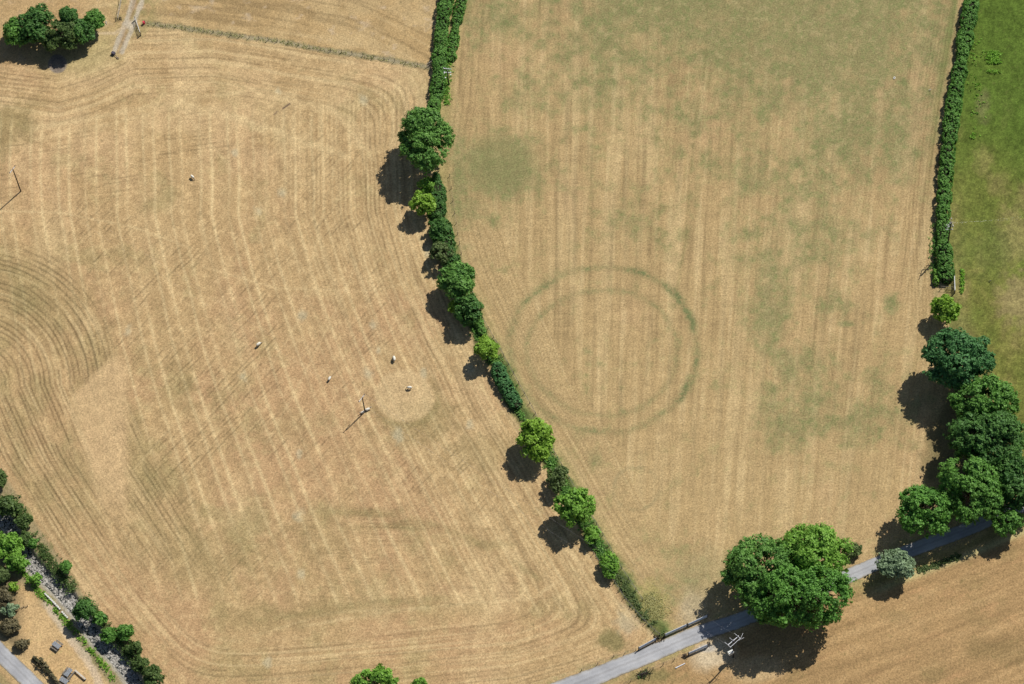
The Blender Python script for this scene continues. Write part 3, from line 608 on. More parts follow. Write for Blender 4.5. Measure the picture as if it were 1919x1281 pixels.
# hedges
hedge('hedge', [(868, -130), (838, 0), (832, 30), (828, 60), (826, 95), (824, 130), (821, 165), (817, 192), (810, 222)], 2.75, 2.2, 'hedge', 'long trimmed dark green hedge running in from the top between the fields', seed=3, rough=.3)
hedge('hedge', [(892, -130), (866, 0), (860, 25), (854, 55), (849, 85), (845, 116)], 1.9, 1.0, 'hedge', 'lower looser green hedge strip just right of the top middle hedge', seed=4, rough=.45)
hedge('hedge', [(1856, -130), (1822, 0), (1811, 60), (1799, 130), (1788, 190), (1779, 260), (1772, 330), (1767, 400), (1767, 460), (1771, 500), (1773, 532)], 2.75, 2.3, 'hedge', 'long thick dark green hedge along the right between dry field and green pasture', seed=5, rough=.30)
hedge('hedge', [(818, 330), (822, 370), (822, 405), (829, 440), (838, 478), (852, 505)], 3.0, 2.2, 'deep', 'overgrown dark hedge length behind the yellow-green tree', seed=6, rough=.5)
hedge('hedge', [(893, 592), (899, 612), (908, 632)], 1.8, 1.5, 'hedge', 'short hedge stub just above the small round lime tree', seed=7, rough=.4)
hedge('hedge', [(929, 684), (940, 712), (954, 738), (973, 766)], 2.5, 1.9, 'blue', 'short smooth bluish green hedge between two lime coloured trees', seed=8, rough=.3)
hedge('hedge', [(1751, 507), (1754, 525), (1753, 536)], 1.4, 1.3, 'bright', 'small light green hedge stub on field side of the right hedge', seed=9, rough=.4)
# trees
WEST_T = 'trees along the middle hedge'; EAST_T = 'trees along the right field edge'; NW_T = 'trees of the top left clump'; BR_T = 'bushes along the brook'
tree('ash_tree', 797, 258, 54, 66, 7.6, 'ash', 'largest broad green tree on the middle hedge, near the top', group=WEST_T, seed=2, nl=17)
tree('hawthorn', 800, 346, 19, 15, 2.6, 'bright', 'small mid green tree directly above the yellow-green round tree', group=WEST_T, seed=3)
tree('maple_tree', 792, 382, 25, 26, 4.0, 'lime', 'round yellow-green tree below the largest hedge tree', group=WEST_T, seed=4)
tree('hawthorn', 822, 428, 19, 26, 2.6, 'deep', 'dark bushy thorn below right of the yellow-green round tree', group=WEST_T, seed=5)
tree('thorn_bush', 827, 472, 24, 24, 2.8, 'dull', 'sparse dull olive thorn bush on the middle hedge', group=WEST_T, seed=6, dens=.7)
tree('oak_tree', 857, 525, 36, 38, 4.6, 'ash', 'mid green spreading tree halfway down the middle hedge', group=WEST_T, seed=7, nl=12)
tree('oak_tree', 878, 577, 27, 33, 4.2, 'deep', 'darker tree joined to lower right of the spreading hedge tree', group=WEST_T, seed=8)
tree('elder_bush', 851, 574, 9, 14, 2.6, 'lime', 'small yellow-green bush tucked in left of the darker hedge tree', group=WEST_T, seed=9)
tree('maple_tree', 911, 652, 22, 25, 3.8, 'lime', 'small round lime green tree with its own dark round shadow', group=WEST_T, seed=10)
tree('maple_tree', 1005, 822, 31, 42, 4.4, 'lime', 'bright lime green oval tree standing alone on the middle hedge', group=WEST_T, seed=11, nl=12)
tree('thorn_bush', 1046, 897, 22, 26, 2.6, 'dull', 'thin olive brown bush between two bright lime trees', group=WEST_T, seed=12, dens=.42)
tree('maple_tree', 1079, 950, 36, 36, 4.8, 'bright', 'bright green spreading tree where wires cross the hedge', group=WEST_T, seed=13, nl=12)
tree('elder_bush', 1109, 1004, 14, 21, 1.7, 'bright', 'small bright green bush below the lower bright spreading tree', cat='bush', group=WEST_T, seed=14)
tree('elder_bush', 1143, 1058, 17, 27, 1.7, 'bright', 'lone egg-shaped green bush nearest the road fence corner', cat='bush', group=WEST_T, seed=15)
# right side
tree('maple_tree', 1772, 579, 26, 28, 4.2, 'lime', 'round bright lime tree at the lower end of the right hedge', group=EAST_T, seed=21)
tree('oak_tree', 1795, 675, 66, 58, 7.6, 'blue', 'big blue-green oak, uppermost of the large right hand clump', group=EAST_T, seed=22, nl=20)
tree('oak_tree', 1846, 752, 64, 50, 6.4, 'hedge', 'broad oak just below the uppermost blue-green oak', group=EAST_T, seed=23, nl=16)
tree('oak_tree', 1852, 822, 72, 55, 8.0, 'deep', 'widest dark oak in the centre of the right hand clump', group=EAST_T, seed=24, nl=19)
tree('oak_tree', 1818, 915, 60, 66, 7.6, 'hedge', 'dark green oak overhanging the shaded road', group=EAST_T, seed=25, nl=18)
tree('oak_tree', 1905, 900, 48, 52, 7.0, 'deep', 'dark oak cut off by the right picture edge', group=EAST_T, seed=26, nl=14)
tree('oak_tree', 1732, 955, 49, 51, 6.6, 'oak', 'round green oak, leftmost of the right hand clump', group=EAST_T, seed=27, nl=17)
tree('hawthorn', 1889, 978, 28, 27, 4.6, 'hedge', 'round tree on the field side of the shaded road', group=EAST_T, seed=28)
tree('willow_tree', 1680, 1059, 33, 28, 3.8, 'willow', 'grey-green willow on the lower verge beside the road', seed=29, nl=12, clump=.5)
tree('thorn_bush', 1601, 1031, 11, 14, 1.3, 'dull', 'low brownish green bush right of the biggest tree above the road', cat='bush', seed=30)
BIG = 'three great trees over the road'
tree('sycamore_tree', 1524, 1041, 66, 60, 9.0, 'bright', 'great green tree, upper right crown of the three above the road', group=BIG, seed=31, nl=24, clump=.75)
tree('sycamore_tree', 1430, 1070, 68, 66, 8.0, 'ash', 'great green tree, left crown of the three above the road', group=BIG, seed=32, nl=22, clump=.75)
tree('sycamore_tree', 1494, 1118, 92, 62, 8.8, 'oak', 'great green tree, lower crown casting the widest shadow', group=BIG, seed=33, nl=26, clump=.75)
# top left clump
tree('hawthorn', 28, 60, 28, 32, 3.4, 'hedge', 'green thorn tree at far left end of the top left clump', group=NW_T, seed=41)
tree('oak_tree', 68, 48, 46, 44, 4.2, 'deep', 'broad dark tree left of centre in the top left clump', group=NW_T, seed=42, nl=14)
tree('oak_tree', 118, 66, 42, 40, 3.9, 'olive', 'brownish olive tree in the middle of the top left clump', group=NW_T, seed=43, nl=13, dens=.85)
tree('spruce_tree', 126, 34, 21, 28, 5.2, 'deep', 'dark pointed tree at upper middle of the top left clump', group=NW_T, seed=44, rz=3.4)
tree('hawthorn', 150, 58, 30, 32, 3.5, 'deep', 'dark thorn right of centre in the top left clump', group=NW_T, seed=45)
tree('hawthorn', 175, 38, 22, 27, 3.6, 'hedge', 'fresh green tree at right end of the top left clump', group=NW_T, seed=46)
# bottom edge
tree('ash_tree', 703, 1276, 40, 26, 3.4, 'bright', 'green tree cut off by the bottom edge left of centre', seed=47)
tree('elder_bush', 786, 1281, 12, 12, 1.5, 'bright', 'little green bush on the bottom edge beside the cut off tree', cat='bush', seed=48)
# brook and south-west corner
for i, (a, b_, rx, ry, zc, k, lb) in enumerate((
    (2, 896, 12, 16, 2.0, 'olive', 'dark bush highest up the brook at the left edge'), (14, 948, 25, 22, 2.6, 'olive', 'wide dark bush by the brook at the left edge'),
    (44, 975, 16, 16, 1.8, 'olive', 'round olive bush on the field bank near the head of the brook'), (46, 1008, 13, 14, 1.6, 'olive', 'second olive bush down the field bank of the brook'),
    (60, 1018, 8, 9, 1.2, 'hedge', 'small fresh green bush against the field bank'), (12, 1022, 30, 24, 2.2, 'bright', 'bright green willow scrub on the near bank at left edge'),
    (32, 1052, 22, 18, 2.2, 'bright', 'bright green bush lower along the near bank'), (64, 1083, 12, 10, 1.4, 'bright', 'little green bush leaning over the brook stones'),
    (3, 1075, 13, 16, 1.6, 'dull', 'pale green bush at the left edge below the bright scrub'), (24, 1100, 10, 9, 1.3, 'lime', 'lime green bush beside the picnic meadow'),
    (8, 1118, 22, 22, 1.6, 'brown', 'brown dead scrub bush at the left edge'), (18, 1143, 14, 12, 1.2, 'willow', 'grey-green bush below the brown dead scrub'),
    (123, 1063, 11, 13, 1.8, 'hedge', 'lone bush at the field corner above the pool of the brook'), (158, 1143, 20, 20, 3.6, 'deep', 'dark bushy tree in the brook casting black shadow on water'),
    (187, 1160, 12, 12, 1.3, 'hedge', 'low green bush right of the dark brook tree'), (205, 1190, 15, 13, 1.6, 'hedge', 'green bush on field bank above the lower brook'), (236, 1184, 15, 14, 1.9, 'hedge', 'round green bush right of the lower brook'),
    (252, 1212, 14, 13, 1.5, 'olive', 'olive bush between the lower brook and field'), (262, 1243, 15, 14, 1.6, 'olive', 'dark olive bush near the foot of the brook'), (286, 1266, 20, 20, 2.2, 'olive', 'wide olive bush at the foot of the brook'),
    (18, 1172, 18, 16, 1.2, 'brown', 'brown scrub bush above the left road'), (40, 1208, 13, 10, 1.0, 'brown', 'low brown bush on the left road verge'))):
    tree('bush', a, b_, rx, ry, zc, k, lb, cat='bush', group=BR_T, seed=60+i, part='foliage', dens=.8 if k in ('olive', 'brown') else 1)
hedge('hedge', [(62, 1232), (80, 1246), (95, 1262), (110, 1283)], 1.3, 1.0, 'brown', 'brown gappy hedge between left road and picnic ground', seed=15, rough=.6, dens=.5)
# ground cover nobody could count
scatter('undergrowth', CH[6:-2], 2.6, .5, 'hedge', 'green weeds and brambles growing in the foot of the middle hedge', 3600, 1)
scatter('undergrowth', [(840, 110), (838, 160), (836, 200)], 1.6, .5, 'bright', 'bright weeds beside the top middle hedge', 260, 2)
scatter('undergrowth', CH[9:-2], 1.1, .6, 'ash', 'leafy regrowth between the trees of the middle hedge', 1300, 21, leaf=.2)
scatter('rough_grass', [(1206, 1105), (1225, 1135), (1235, 1160)], 4.5, .14, 'straw', 'thick yellow-green grass in the corner by the road gates', 700, 4, leaf=.09, clump=.35, cat='grass')
scatter('nettles', [(1862, 85), (1862, 150)], 3.4, .6, 'weed', 'bright green nettle patch on the pasture', 420, 5, cat='nettles')
scatter('nettles', [(1822, 40), (1830, 200), (1822, 260)], 3.0, .4, 'weed', 'scattered bright weeds beside the right hedge', 130, 6, cat='nettles', clump=.18)
scatter('nettles', [(1804, 505), (1803, 550)], .8, .5, 'weed', 'narrow green nettle strip by the white gate', 90, 7, cat='nettles', clump=.2)
scatter('nettles', [(1792, 470), (1796, 476)], .7, .5, 'weed', 'tiny nettle clump near the right hedge pole', 30, 8, cat='nettles', clump=.2)
scatter('rough_grass', FENCE_N, 1.0, .15, 'straw', 'long dry grass under the top wire fence', 350, 9, cat='grass', leaf=.12)
scatter('undergrowth', [(20, 930), (60, 1000), (85, 1040), (110, 1075), (150, 1120), (200, 1175), (245, 1230), (290, 1280)], 2.6, .8, 'olive', 'rough olive weeds lining the field bank of the brook', 1500, 10)
scatter('undergrowth', [(0, 1010), (40, 1070), (75, 1110), (110, 1150), (150, 1195), (185, 1235), (215, 1275)], 1.3, .5, 'weed', 'fresh green weeds along the near bank of the brook', 420, 11)
scatter('undergrowth', [(1712, 1072), (1760, 1056), (1800, 1042)], 1.2, .3, 'dull', 'rough weeds on the lower verge of the road', 260, 12)
scatter('undergrowth', [(1752, 420), (1750, 520)], 1.6, .6, 'hedge', 'ragged weeds at foot of the right hedge', 160, 13)
scatter('undergrowth', [(1180, 1278), (1200, 1266), (1215, 1258)], 1.5, .3, 'olive', 'dark brambles below the road at the bottom edge', 60, 14)
scatter('undergrowth', CH[-5:], 2.0, .4, 'dull', 'dull thin weeds in the fence line just above the road corner', 700, 31)
print('leaves', TOTAL[0])
# ------------------------------------------------------------------ power line
def pole(u, v, h, arm_dirs, label, r0=.16, extra=None):
    b = G(u, v); t = empty('power_pole', b, label, 'power pole', 'wooden power poles')
    MB().tube(b+Vector((0, 0, -.1)), b+Vector((0, 0, h)), r0, r0*.72, 12).build('pole', DARKWOOD, t)
    MB().tube(b+Vector((0, 0, h)), b+Vector((0, 0, h+.05)), r0*.85, r0*.5, 12).build('pole_cap', IRON, t)
    for (dz, du, L, offs, m_) in arm_dirs:
        c = b+Vector((0, 0, h-dz)); d = (G(u+du[0], v+du[1])-b).normalized(); n = Vector((-d.y, d.x, 0))
        rz = math.atan2(d.y, d.x)
        arm = MB().box(c+n*(r0+.06), L, .11, .12, rz).build('crossarm', m_, t)
        for o in offs:
            p = c+n*(r0+.06)+d*o+Vector((0, 0, .06)); q = MB(); q.tube(p, p+Vector((0, 0, .10)), .03, .03, 8); q.tube(p+Vector((0, 0, .10)), p+Vector((0, 0, .18)), .11, .12, 10); q.tube(p+Vector((0, 0, .19)), p+Vector((0, 0, .32)), .085, .05, 10)
            q.build('insulator', PORC if m_ is GALV else WPORC, t).parent = arm
    if extra: extra(t, b, h)
    return t, b
LV = (13, -17)
p1, b1 = pole(39, 358, 9.4, [(.25, LV, 2.5, (-1.15, 1.15), GALV)], 'slim wooden power pole at left edge with one crossarm')
MB().tube(b1+Vector((0, 0, 9.45)), b1+Vector((0, 0, 9.8)), .11, .07, 10).build('insulator', PORC, p1)
p2, b2 = pole(684, 771, 6.3, [(.25, LV, 2.5, (-1.15, 1.15), GALV)], 'short wooden power pole in the dry field with sheep at its foot')
MB().tube(b2+Vector((0, 0, 6.35)), b2+Vector((0, 0, 6.7)), .11, .07, 10).build('insulator', PORC, p2)
def hedge_pole_extra(t, b, h):
    for dz, dx in ((1.2, .75), (1.2, -.75), (2.2, .75), (3.2, -.6)):
        p = b+Vector((dx, -.1, h-dz-.2)); MB().box(p, .28, .2, .34).build('fuse_box', STEEL, t)
p3, b3 = pole(841, 158, 6.4, [(.2, (10, 1), 2.0, (-.9, -.3, .3, .9), STEEL), (1.7, (10, 1), 1.8, (-.8, .8), STEEL)], 'power pole with white fittings standing in the top middle hedge', r0=.17, extra=hedge_pole_extra)
MB().tube(b3+Vector((.15, -.35, 6.25)), b3+Vector((.15, -.35, 4.7)), .05).build('bracket', STEEL, p3)
def tall_extra(t, b, h):
    for dz in (1.0, 2.2, 3.0):
        for dx in (-.55, -.9, .5):
            p = b+Vector((dx, .05, h-dz)); MB().tube(p, p+Vector((0, 0, .25)), .10, .07, 8).build('insulator', WPORC, t)
    MB().tube(b+Vector((.2, 0, h-1.8)), b+Vector((.2, 0, h+.3)), .06).build('bracket', STEEL, t)
p4, b4 = pole(1775, 463, 10.6, [(.25, (4, -13), 2.6, (-1.2, -.2, 1.2), IRON), (1.9, (10, 0), 1.5, (-.65, .65), IRON), (3.4, (10, 0), 1.3, (-.55, .55), IRON)], 'tallest power pole, with many white insulators, in the right hedge', r0=.17, extra=tall_extra)
def trafo_extra(t, b, h):
    d = (G(1373+13, 1231-11)-b).normalized(); n = Vector((-d.y, d.x, 0))
    c = b+Vector((0, 0, h-.25))
    MB().box(c-n*.42, 3.1, .07, .10, math.atan2(d.y, d.x)).build('crossarm', STEEL, t)
    for o in (-1.5, 1.5): MB().box(c+d*o-n*.12, .06, .8, .08, math.atan2(d.y, d.x)).build('bracket', STEEL, t)
    for o in (-1.5, 0, 1.5): MB().tube(c+d*o+n*.1, c+d*o+n*1.3-Vector((0, 0, .12)), .03, .045, 8).build('strain_insulator', STEEL, t)
    for k, o in enumerate((.3, .9)): MB().tube(c+d*(o+.6)-n*.5, c+d*(o+1.9)-n*(.9-.9*k), .025, .04, 8).build('strain_insulator', STEEL, t)
    tk = b+Vector((-.62, -.20, h*.34)); tm = MB(); tm.box(tk, 1.15, .68, .85, R(22)); tm.box(tk+Vector((0, 0, .46)), 1.22, .75, .07, R(22))
    tb = tm.build('transformer', TANK, t)
    for o in (-.35, 0, .35):
        p = tk+Vector((o*.93, o*.37, .49)); MB().tube(p, p+Vector((0, 0, .3)), .07, .04, 8).build('bushing', PORC, t)
    MB().box(b+Vector((-.1, -.05, h*.34)), .5, .12, .1).build('bracket', STEEL, t)
p5, b5 = pole(1374, 1231, 8.4, [(.25, (13, -11), 3.1, (-1.5, 0, 1.5), STEEL)], 'power pole carrying a white transformer box beside the road', r0=.18, extra=trafo_extra)
def cable(a, b, sag, label, r_=.005):
    a, b = Vector(a), Vector(b); pts = []
    for i in range(25): t = i/24; p = a.lerp(b, t); p.z -= sag*4*t*(1-t); pts.append(p)
    o = MB().path(pts, r_, r_, 4).build('power_cable', CABLE, loc=tuple(a)); return tag(o, label, 'cable', 'overhead power cables')
dlv = (G(684+13, 771-17)-G(684, 771)).normalized()
dtr = (G(1374+13, 1231-11)-G(1374, 1231)).normalized()
for o, o2, lb in ((-1.15, -1.5, 'lower'), (1.15, 1.5, 'upper')):
    cable(b2+dlv*o+Vector((0, 0, 6.35)), b5+dtr*o2+Vector((0, 0, 8.1)), 1.8, lb+' power cable from the pole with sheep to the transformer pole')
    cable(b1+dlv*o+Vector((0, 0, 9.45)), b2+dlv*o+Vector((0, 0, 6.35)), 1.8, lb+' power cable from left edge pole to the pole with sheep', .004)
for o, vv, lb in ((0, 380, 'upper'), (.9, 392, 'lower')):
    e = G(2060, vv, 9); cable(b4+Vector((.4, o, 10.3-o)), e, 1.2, lb+' power cable leaving the right hedge pole over the pasture', .0025)

# ------------------------------------------------------------------ fences and gates
def fence(pts, step, label, hgt=1.15, post_r=.07, wires=4, wood=WOOD, rails=False, group='post and wire fences', lean=.06):
    cen = [G(a, b) for a, b in pts]; t = empty('fence', cen[0], label, 'fence', group); rr = random.Random(len(pts)*7+int(pts[0][0]))
    posts = []
    for p, q in zip(cen[:-1], cen[1:]):
        n = max(1, round((q-p).length/step))
        for k in range(n): posts.append(p.lerp(q, k/n))
    posts.append(cen[-1]); first = None
    for i, p in enumerate(posts):
        hh = hgt*rr.uniform(.92, 1.12)
        MB().tube(p+Vector((0, 0, -.1)), p+Vector((rr.uniform(-lean, lean), rr.uniform(-lean, lean), hh)), post_r, post_r*.9, 8).build('post', wood, t)
    for k in range(wires):
        z = hgt*(.25+.7*k/max(1, wires-1)); mb = MB()
        for p, q in zip(posts[:-1], posts[1:]):
            if rails:
                d = (q-p).normalized(); mb.hexa([p+Vector((0, 0, z-.05))-Vector((-d.y, d.x, 0))*.03, q+Vector((0, 0, z-.05))-Vector((-d.y, d.x, 0))*.03, q+Vector((0, 0, z-.05))+Vector((-d.y, d.x, 0))*.03, p+Vector((0, 0, z-.05))+Vector((-d.y, d.x, 0))*.03,
                    p+Vector((0, 0, z+.05))-Vector((-d.y, d.x, 0))*.03, q+Vector((0, 0, z+.05))-Vector((-d.y, d.x, 0))*.03, q+Vector((0, 0, z+.05))+Vector((-d.y, d.x, 0))*.03, p+Vector((0, 0, z+.05))+Vector((-d.y, d.x, 0))*.03])
            else: mb.tube(p+Vector((0, 0, z)), q+Vector((0, 0, z)), .013, .013, 4)
        mb.build('rail' if rails else 'wire', wood if rails else IRON, t)
    return t
fence(FENCE_N, 2.6, 'top post and wire fence between track gate and middle hedge', wires=3)
fence([(843, 330), (852, 400), (868, 495), (885, 545), (905, 598), (935, 650), (962, 700), (1003, 775), (1040, 850), (1066, 895), (1095, 945), (1130, 1002), (1165, 1065), (1205, 1125)], 3.2, 'dark wire fence following the right side of the middle hedge', wood=DARKWOOD, wires=4, hgt=1.0)
fence([(1112, 1038), (1130, 1062), (1152, 1092), (1170, 1120), (1196, 1152), (1226, 1182), (1236, 1190)], 2.6, 'post fence left of the middle hedge running down to the road', wires=4)
fence([(1090, 1256), (1120, 1244), (1150, 1230), (1192, 1218)], 3.0, 'low fence above the road running left from the field gate', wires=2, hgt=.8)
fence([(1160, 1288), (1205, 1264), (1224, 1254), (1243, 1245), (1264, 1236), (1286, 1228)], 2.9, 'post fence below the road left of the field entrance', wires=3)
fence([(234, -40), (227, 5), (221, 36)], 2.2, 'old timber rail fence left of the farm track', rails=True, wires=2, wood=PALEWOOD)
fence([(64, 1236), (90, 1262), (112, 1290)], 1.8, 'dark rail fence along the left road', rails=True, wires=2, wood=DARKWOOD)
fence([(1640, 1078), (1700, 1058), (1760, 1034), (1820, 1008)], 4.0, 'thin wire fence on the lower verge below the shaded road', wires=2, hgt=.9)
fence([(1764, 541), (1786, 542)], 1.3, 'short timber rail between right hedge and lime tree', rails=True, wires=2)
fence([(800, 125), (806, 122), (812, 118)], 1.0, 'timber strainer rails where top fence meets the hedge', rails=True, wires=2, hgt=1.3, wood=PALEWOOD)
fence([(37, 1140), (52, 1136)], 1.0, 'low broken fence rails beside the lime green bush', rails=True, wires=1, hgt=.8)
def gate(a, b, label, hgt=1.2, bars=7, m_=GALV, name='field_gate', group='field gates', rad=.038, posts=True):
    p, q = G(*a), G(*b); t = empty(name, p, label, 'gate', group); d = (q-p).normalized(); L = (q-p).length
    p2, q2 = p+d*.15, q-d*.15; fr = MB()
    for k in range(bars): z = .18+(hgt-.2)*(k/(bars-1))**1.15; fr.tube(p2+Vector((0, 0, z)), q2+Vector((0, 0, z)), rad if k < bars-1 else rad*1.25, None, 6)
    for e in (p2, q2, p2.lerp(q2, .5)): fr.tube(e+Vector((0, 0, .16)), e+Vector((0, 0, hgt)), rad*1.1, None, 6)
    fr.tube(p2+Vector((0, 0, .2)), q2+Vector((0, 0, hgt)), rad*.8, None, 6); fr.build('gate_leaf', m_, t)
    if posts:
        for e in (p, q): MB().box(e+Vector((0, 0, .65)), .2, .2, 1.5, math.atan2(d.y, d.x)).build('gate_post', WOOD, t)
    return t
gate((1197, 1217), (1230, 1199), 'galvanised field gate above the road, left of the fence corner', rad=.05)
gate((1246, 1192), (1288, 1173), 'galvanised gate above the road, just right of the fence corner', rad=.05)
gate((1289, 1173), (1326, 1156), 'galvanised gate above the road, half under the great tree shadow', rad=.05)
gate((1290, 1227), (1327, 1211), 'galvanised gate below the road opposite the others', rad=.05)
gate((1788, 520), (1789, 549), 'white metal gate at the lower end of the right hedge', m_=STEEL, rad=.045, bars=5)
gate((254, 37), (264, 66), 'grey field gate swung open beside the farm track', rad=.045, bars=5)
# corner brushwood between gates
def pile(name, u, v, n, L, m_, label, cat, seed=1, h=.5):
    r = random.Random(seed); b = G(u, v); mb = MB()
    for i in range(n):
        a = r.uniform(0, 6.28); c = b+Vector((r.gauss(0, L*.3), r.gauss(0, L*.2), r.uniform(.05, h))); d = Vector((math.cos(a), math.sin(a), r.uniform(-.15, .15)))*L*r.uniform(.3, .6)
        mb.tube(c-d, c+d, r.uniform(.03, .09), r.uniform(.02, .05), 5)
    return tag(mb.build(name, m_, loc=tuple(b)), label, cat)
pile('brushwood', 1236, 1195, 16, 1.6, DARKWOOD, 'dark heap of cut branches in the fence corner by the road', 'brushwood', 1)
pile('brushwood', 1207, 1263, 24, 2.0, DARKWOOD, 'dark brushwood heap below the road at bottom edge', 'brushwood', 2)
pile('brushwood', 221, 35, 9, 1.3, DARKWOOD, 'dark broken timber heap left of the farm track', 'timber', 3)
pile('timber', 198, 42, 4, .9, PALEWOOD, 'small pale timber frame beside the top left clump', 'timber', 4, .3)
pile('brushwood', 1283, 1229, 12, 1.1, DARKWOOD, 'little dark brush heap left of the gate below the road', 'brushwood', 5)
# pipe, log, red drum, implement
a, b_ = G(1266, 1252), G(1284, 1243)
tag(MB().tube(a+Vector((0, 0, .12)), b_+Vector((0, 0, .12)), .13, .1, 10).build('pipe', STEEL, loc=tuple(a), smooth=False), 'white pipe lying in the grass below the road', 'pipe')
c = G(270, 44); dr = empty('plastic_drum', c, 'red plastic drum beside the open farm track gate', 'drum'); MB().tube(c, c+Vector((0, 0, .8)), .30, .32, 14).tube(c+Vector((0, 0, .8)), c+Vector((0, 0, .86)), .34, .28, 14).build('drum', RED, dr)
c = G(213, 101); im = empty('farm_implement', c, 'small dark trailed farm implement at the end of the track', 'implement')
MB().box(c+Vector((0, 0, .45)), 1.0, .65, .45, R(-40)).build('hopper', IRON, im)
e = G(222, 110); MB().tube(c+Vector((0, 0, .4)), e+Vector((0, 0, .25)), .08, .06, 8).build('drawbar', IRON, im); MB().box(e+Vector((-.1, .15, .25)), .7, .16, .14, R(-20)).build('blade', IRON, im)
for s_ in (-.38, .38):
    k = c+Vector((s_*.7, s_*.6, .25)); MB().tube(k-Vector((.07, -.07, 0)), k+Vector((.07, -.07, 0)), .25, .25, 12).build('wheel', IRON, im)
# picnic furniture
def picnic_table(u, v, rz, label, bench=True):
    b = G(u, v); t = empty('picnic_table', b, label, 'picnic table', 'picnic furniture', 0)
    def W(x, y, z): ca, sa = math.cos(rz), math.sin(rz); return b+Vector((x*ca-y*sa, x*sa+y*ca, z))
    tp = MB()
    for k in range(5): tp.box(W(0, -.44+.22*k, .76), 2.0, .205, .05, rz)
    tp.build('table_top', SLATE, t)
    for s_ in (-1, 1): MB().box(W(0, s_*.95, .46), 2.0, .34, .06, rz).build('bench_seat', WOOD, t)
    for s_ in (-.7, .7):
        MB().box(W(s_, 0, .42), .1, 1.95, .07, rz).tube(W(s_, -.75, 0), W(s_, -.3, .74), .05).tube(W(s_, .75, 0), W(s_, .3, .74), .05).build('leg', WOOD, t)
    return t
picnic_table(107, 1211, R(-42), 'grey topped picnic table on the dry meadow by the brook')
picnic_table(121, 1277, R(-38), 'picnic table partly cut by the bottom edge')
picnic_table(129, 1262, R(52), 'narrow picnic bench set upright to the cut off table')
def log_bench(a, b, label):
    p, q = G(*a), G(*b); t = empty('log_bench', p, label, 'bench', 'picnic furniture'); d = (q-p).normalized()
    MB().box(p.lerp(q, .5)+Vector((0, 0, .45)), (q-p).length, .38, .12, math.atan2(d.y, d.x)).build('seat', PALEWOOD, t)
    for f in (.06, .94): MB().tube(p.lerp(q, f), p.lerp(q, f)+Vector((0, 0, .39)), .24, .24, 10).build('leg', DARKWOOD, t)
log_bench((141, 1257), (161, 1274), 'pale long timber bench near the bottom left corner')
# low wall at the brook
def wall(pts, label):
    cen = [G(a, b) for a, b in pts]; r = random.Random(9); mb = MB(); t = empty('stone_wall', cen[0], label, 'wall')
    for p, q in zip(cen[:-1], cen[1:]):
        n = int((q-p).length/.5); d = (q-p).normalized(); rz = math.atan2(d.y, d.x)
        for k in range(n):
            c = p.lerp(q, (k+.5)/n); h = r.uniform(.38, .46); mb.box(c+Vector((0, 0, h/2-.3)), .47, r.uniform(.34, .42), h+.6, rz+r.uniform(-.06, .06))
    mb.build('coping', STONE_L, t)
STONE_L = noisy('pale_stone', (.50, .49, .44), (.70, .69, .63), 3, .9)
wall([(84, 1112), (100, 1128), (114, 1143)], 'pale low stone wall along the brook beside the meadow')
wall([(116, 1146), (122, 1153), (128, 1159)], 'short pale stone slab length at lower end of the brook wall')
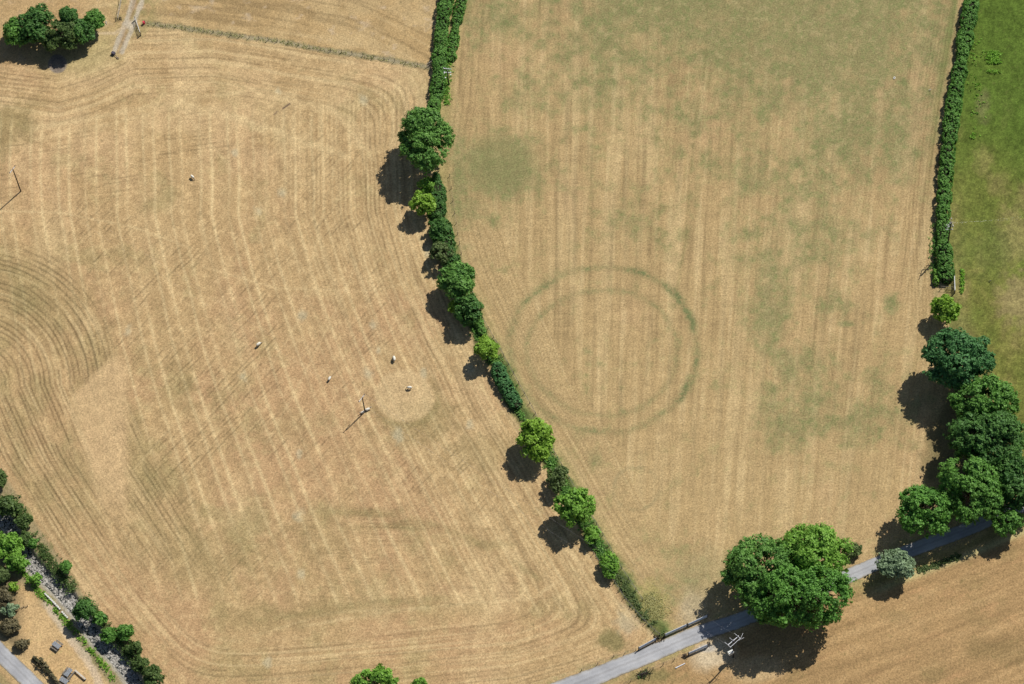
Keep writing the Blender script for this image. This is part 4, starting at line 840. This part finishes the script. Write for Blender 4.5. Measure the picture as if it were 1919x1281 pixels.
# ------------------------------------------------------------------ sheep
def sheep(u, v, ang, label, lying=False, s=1.0, graze=True):
    b = G(u, v)
    me = bpy.data.meshes.new('sheep_skeleton')
    zb = .30 if lying else .62
    hz = .12 if graze and not lying else (.55 if lying else .95)
    J = [(0, 0, zb, .22), (.34, 0, zb+.03, .21), (-.36, 0, zb+.02, .20), (.52, 0, zb+.10, .12), (.68, 0, (hz+zb)/2+.1, .08), (.84, 0, hz+.07, .075), (.99, 0, hz, .045)]
    E = [(0, 1), (0, 2), (1, 3), (3, 4), (4, 5), (5, 6)]
    for x, par in ((.32, 1), (-.34, 2)):
        for y in (-.13, .13):
            i = len(J); 
            if lying: J += [(x+.02, y*1.6, .20, .07), (x+.16, y*2.0, .08, .045), (x+.02, y*2.1, .05, .03)]
            else: J += [(x, y, .42, .075), (x+(.02 if x > 0 else -.05), y, .22, .042), (x, y, .03, .035)]
            E += [(par, i), (i, i+1), (i+1, i+2)]
    i = len(J); J += [(-.58, 0, zb-.05, .045), (-.60, 0, zb-.2, .03)]; E += [(2, i), (i, i+1)]
    i = len(J); J += [(.82, .12, hz+.13, .025), (.82, -.12, hz+.13, .025)]; E += [(5, i), (5, i+1)]
    me.from_pydata([j[:3] for j in J], E, []); o = bpy.data.objects.new('sheep', me); COL.objects.link(o)
    sk = o.modifiers.new('skin', 'SKIN'); o.modifiers.new('sub', 'SUBSURF').levels = 1
    for k, j in enumerate(J): me.skin_vertices[0].data[k].radius = (j[3], j[3])
    me.skin_vertices[0].data[0].use_root = True
    dg = bpy.context.evaluated_depsgraph_get(); nm = bpy.data.meshes.new_from_object(o.evaluated_get(dg)); 
    bpy.data.objects.remove(o); o = bpy.data.objects.new('sheep', nm); COL.objects.link(o); nm.materials.clear(); nm.materials.append(FACE)
    nm.name = 'sheep'
    o.location = b; o.rotation_euler.z = ang; o.scale = (s, s, s); tag(o, label, 'sheep', 'sheep grazing the dry west field')
    r = np.random.default_rng(int(u)); V = []; F = []; nu, nv = 18, 12
    for iv in range(nv+1):
        for iu in range(nu):
            th = math.pi*iv/nv; ph = 2*math.pi*iu/nu; bump = 1+.05*math.sin(5*ph+3*th)+.05*r.normal()*(0 < iv < nv)
            x = math.cos(th)*.56; rr = math.sin(th)**.8*.29*bump; V.append((x, rr*math.cos(ph), zb+.04+rr*math.sin(ph)*.95))
    for iv in range(nv):
        for iu in range(nu): F.append([iv*nu+iu, iv*nu+(iu+1) % nu, (iv+1)*nu+(iu+1) % nu, (iv+1)*nu+iu])
    f = quadmesh('fleece', V, F, FLEECE, smooth=True); f.parent = o
    return o
sheep(361, 333, R(-50), 'small sheep by itself in the upper left of the dry field', graze=True)
sheep(485, 647, R(38), 'cream sheep standing apart left of the short power pole', s=1.1)
sheep(739, 674, R(95), 'whitest sheep, above the pale oval patch of grass', s=1.15)
sheep(618, 711, R(60), 'greyish sheep up and left of the short power pole', s=.95)
sheep(768, 728, R(170), 'sheep inside the pale oval patch of grass', s=1.0)
sheep(689, 768, R(20), 'white sheep lying right of the short power pole foot', lying=True, s=1.1)
sheep(680, 773, R(200), 'white sheep lying left of the short power pole foot', lying=True, s=.9)
# small birds on pasture and field
def bird(u, v, m_, label):
    b = G(u, v); q = MB(); q.tube(b+Vector((-.2, 0, .22)), b+Vector((.05, 0, .30)), .05, .12, 8); q.tube(b+Vector((.05, 0, .30)), b+Vector((.22, 0, .34)), .12, .05, 8); q.tube(b+Vector((.18, 0, .40)), b+Vector((.28, 0, .40)), .06, .05, 8); q.tube(b+Vector((.28, 0, .40)), b+Vector((.36, 0, .38)), .02, .005, 6)
    q.tube(b+Vector((-.2, 0, .22)), b+Vector((-.42, 0, .18)), .06, .04, 6)
    for y in (-.05, .05): q.tube(b+Vector((.02, y, 0)), b+Vector((.02, y, .25)), .012, .012, 5)
    tag(q.build('bird', m_, loc=tuple(b), smooth=True), label, 'bird')
bird(1855, 527, IRON, 'black bird on the dry part of the pasture')
bird(1743, 169, FLEECE, 'white bird near the right hedge on the green topped field')
def boulder(u, v, r_, label):
    b = G(u, v); r = np.random.default_rng(3); V = []; F = []
    for i in range(5):
        for j in range(8):
            th = math.pi*(i+.5)/5; ph = 2*math.pi*j/8; k = r_*(1+.15*r.normal()); V.append((b.x+k*1.5*math.sin(th)*math.cos(ph), b.y+k*math.sin(th)*math.sin(ph)*1.6, .02+k*.7*(math.cos(th)+.6)))
    for i in range(4):
        for j in range(8): F.append([i*8+j, i*8+(j+1) % 8, i*8+8+(j+1) % 8, i*8+8+j])
    F.append([0, 2, 4, 6]); F.append([38, 36, 34, 32])
    tag(quadmesh('boulder', V, F, STONE_L, loc=tuple(b)), label, 'stone')
boulder(1676, 146, .22, 'pale stone lying alone on the greenish top of the middle field')
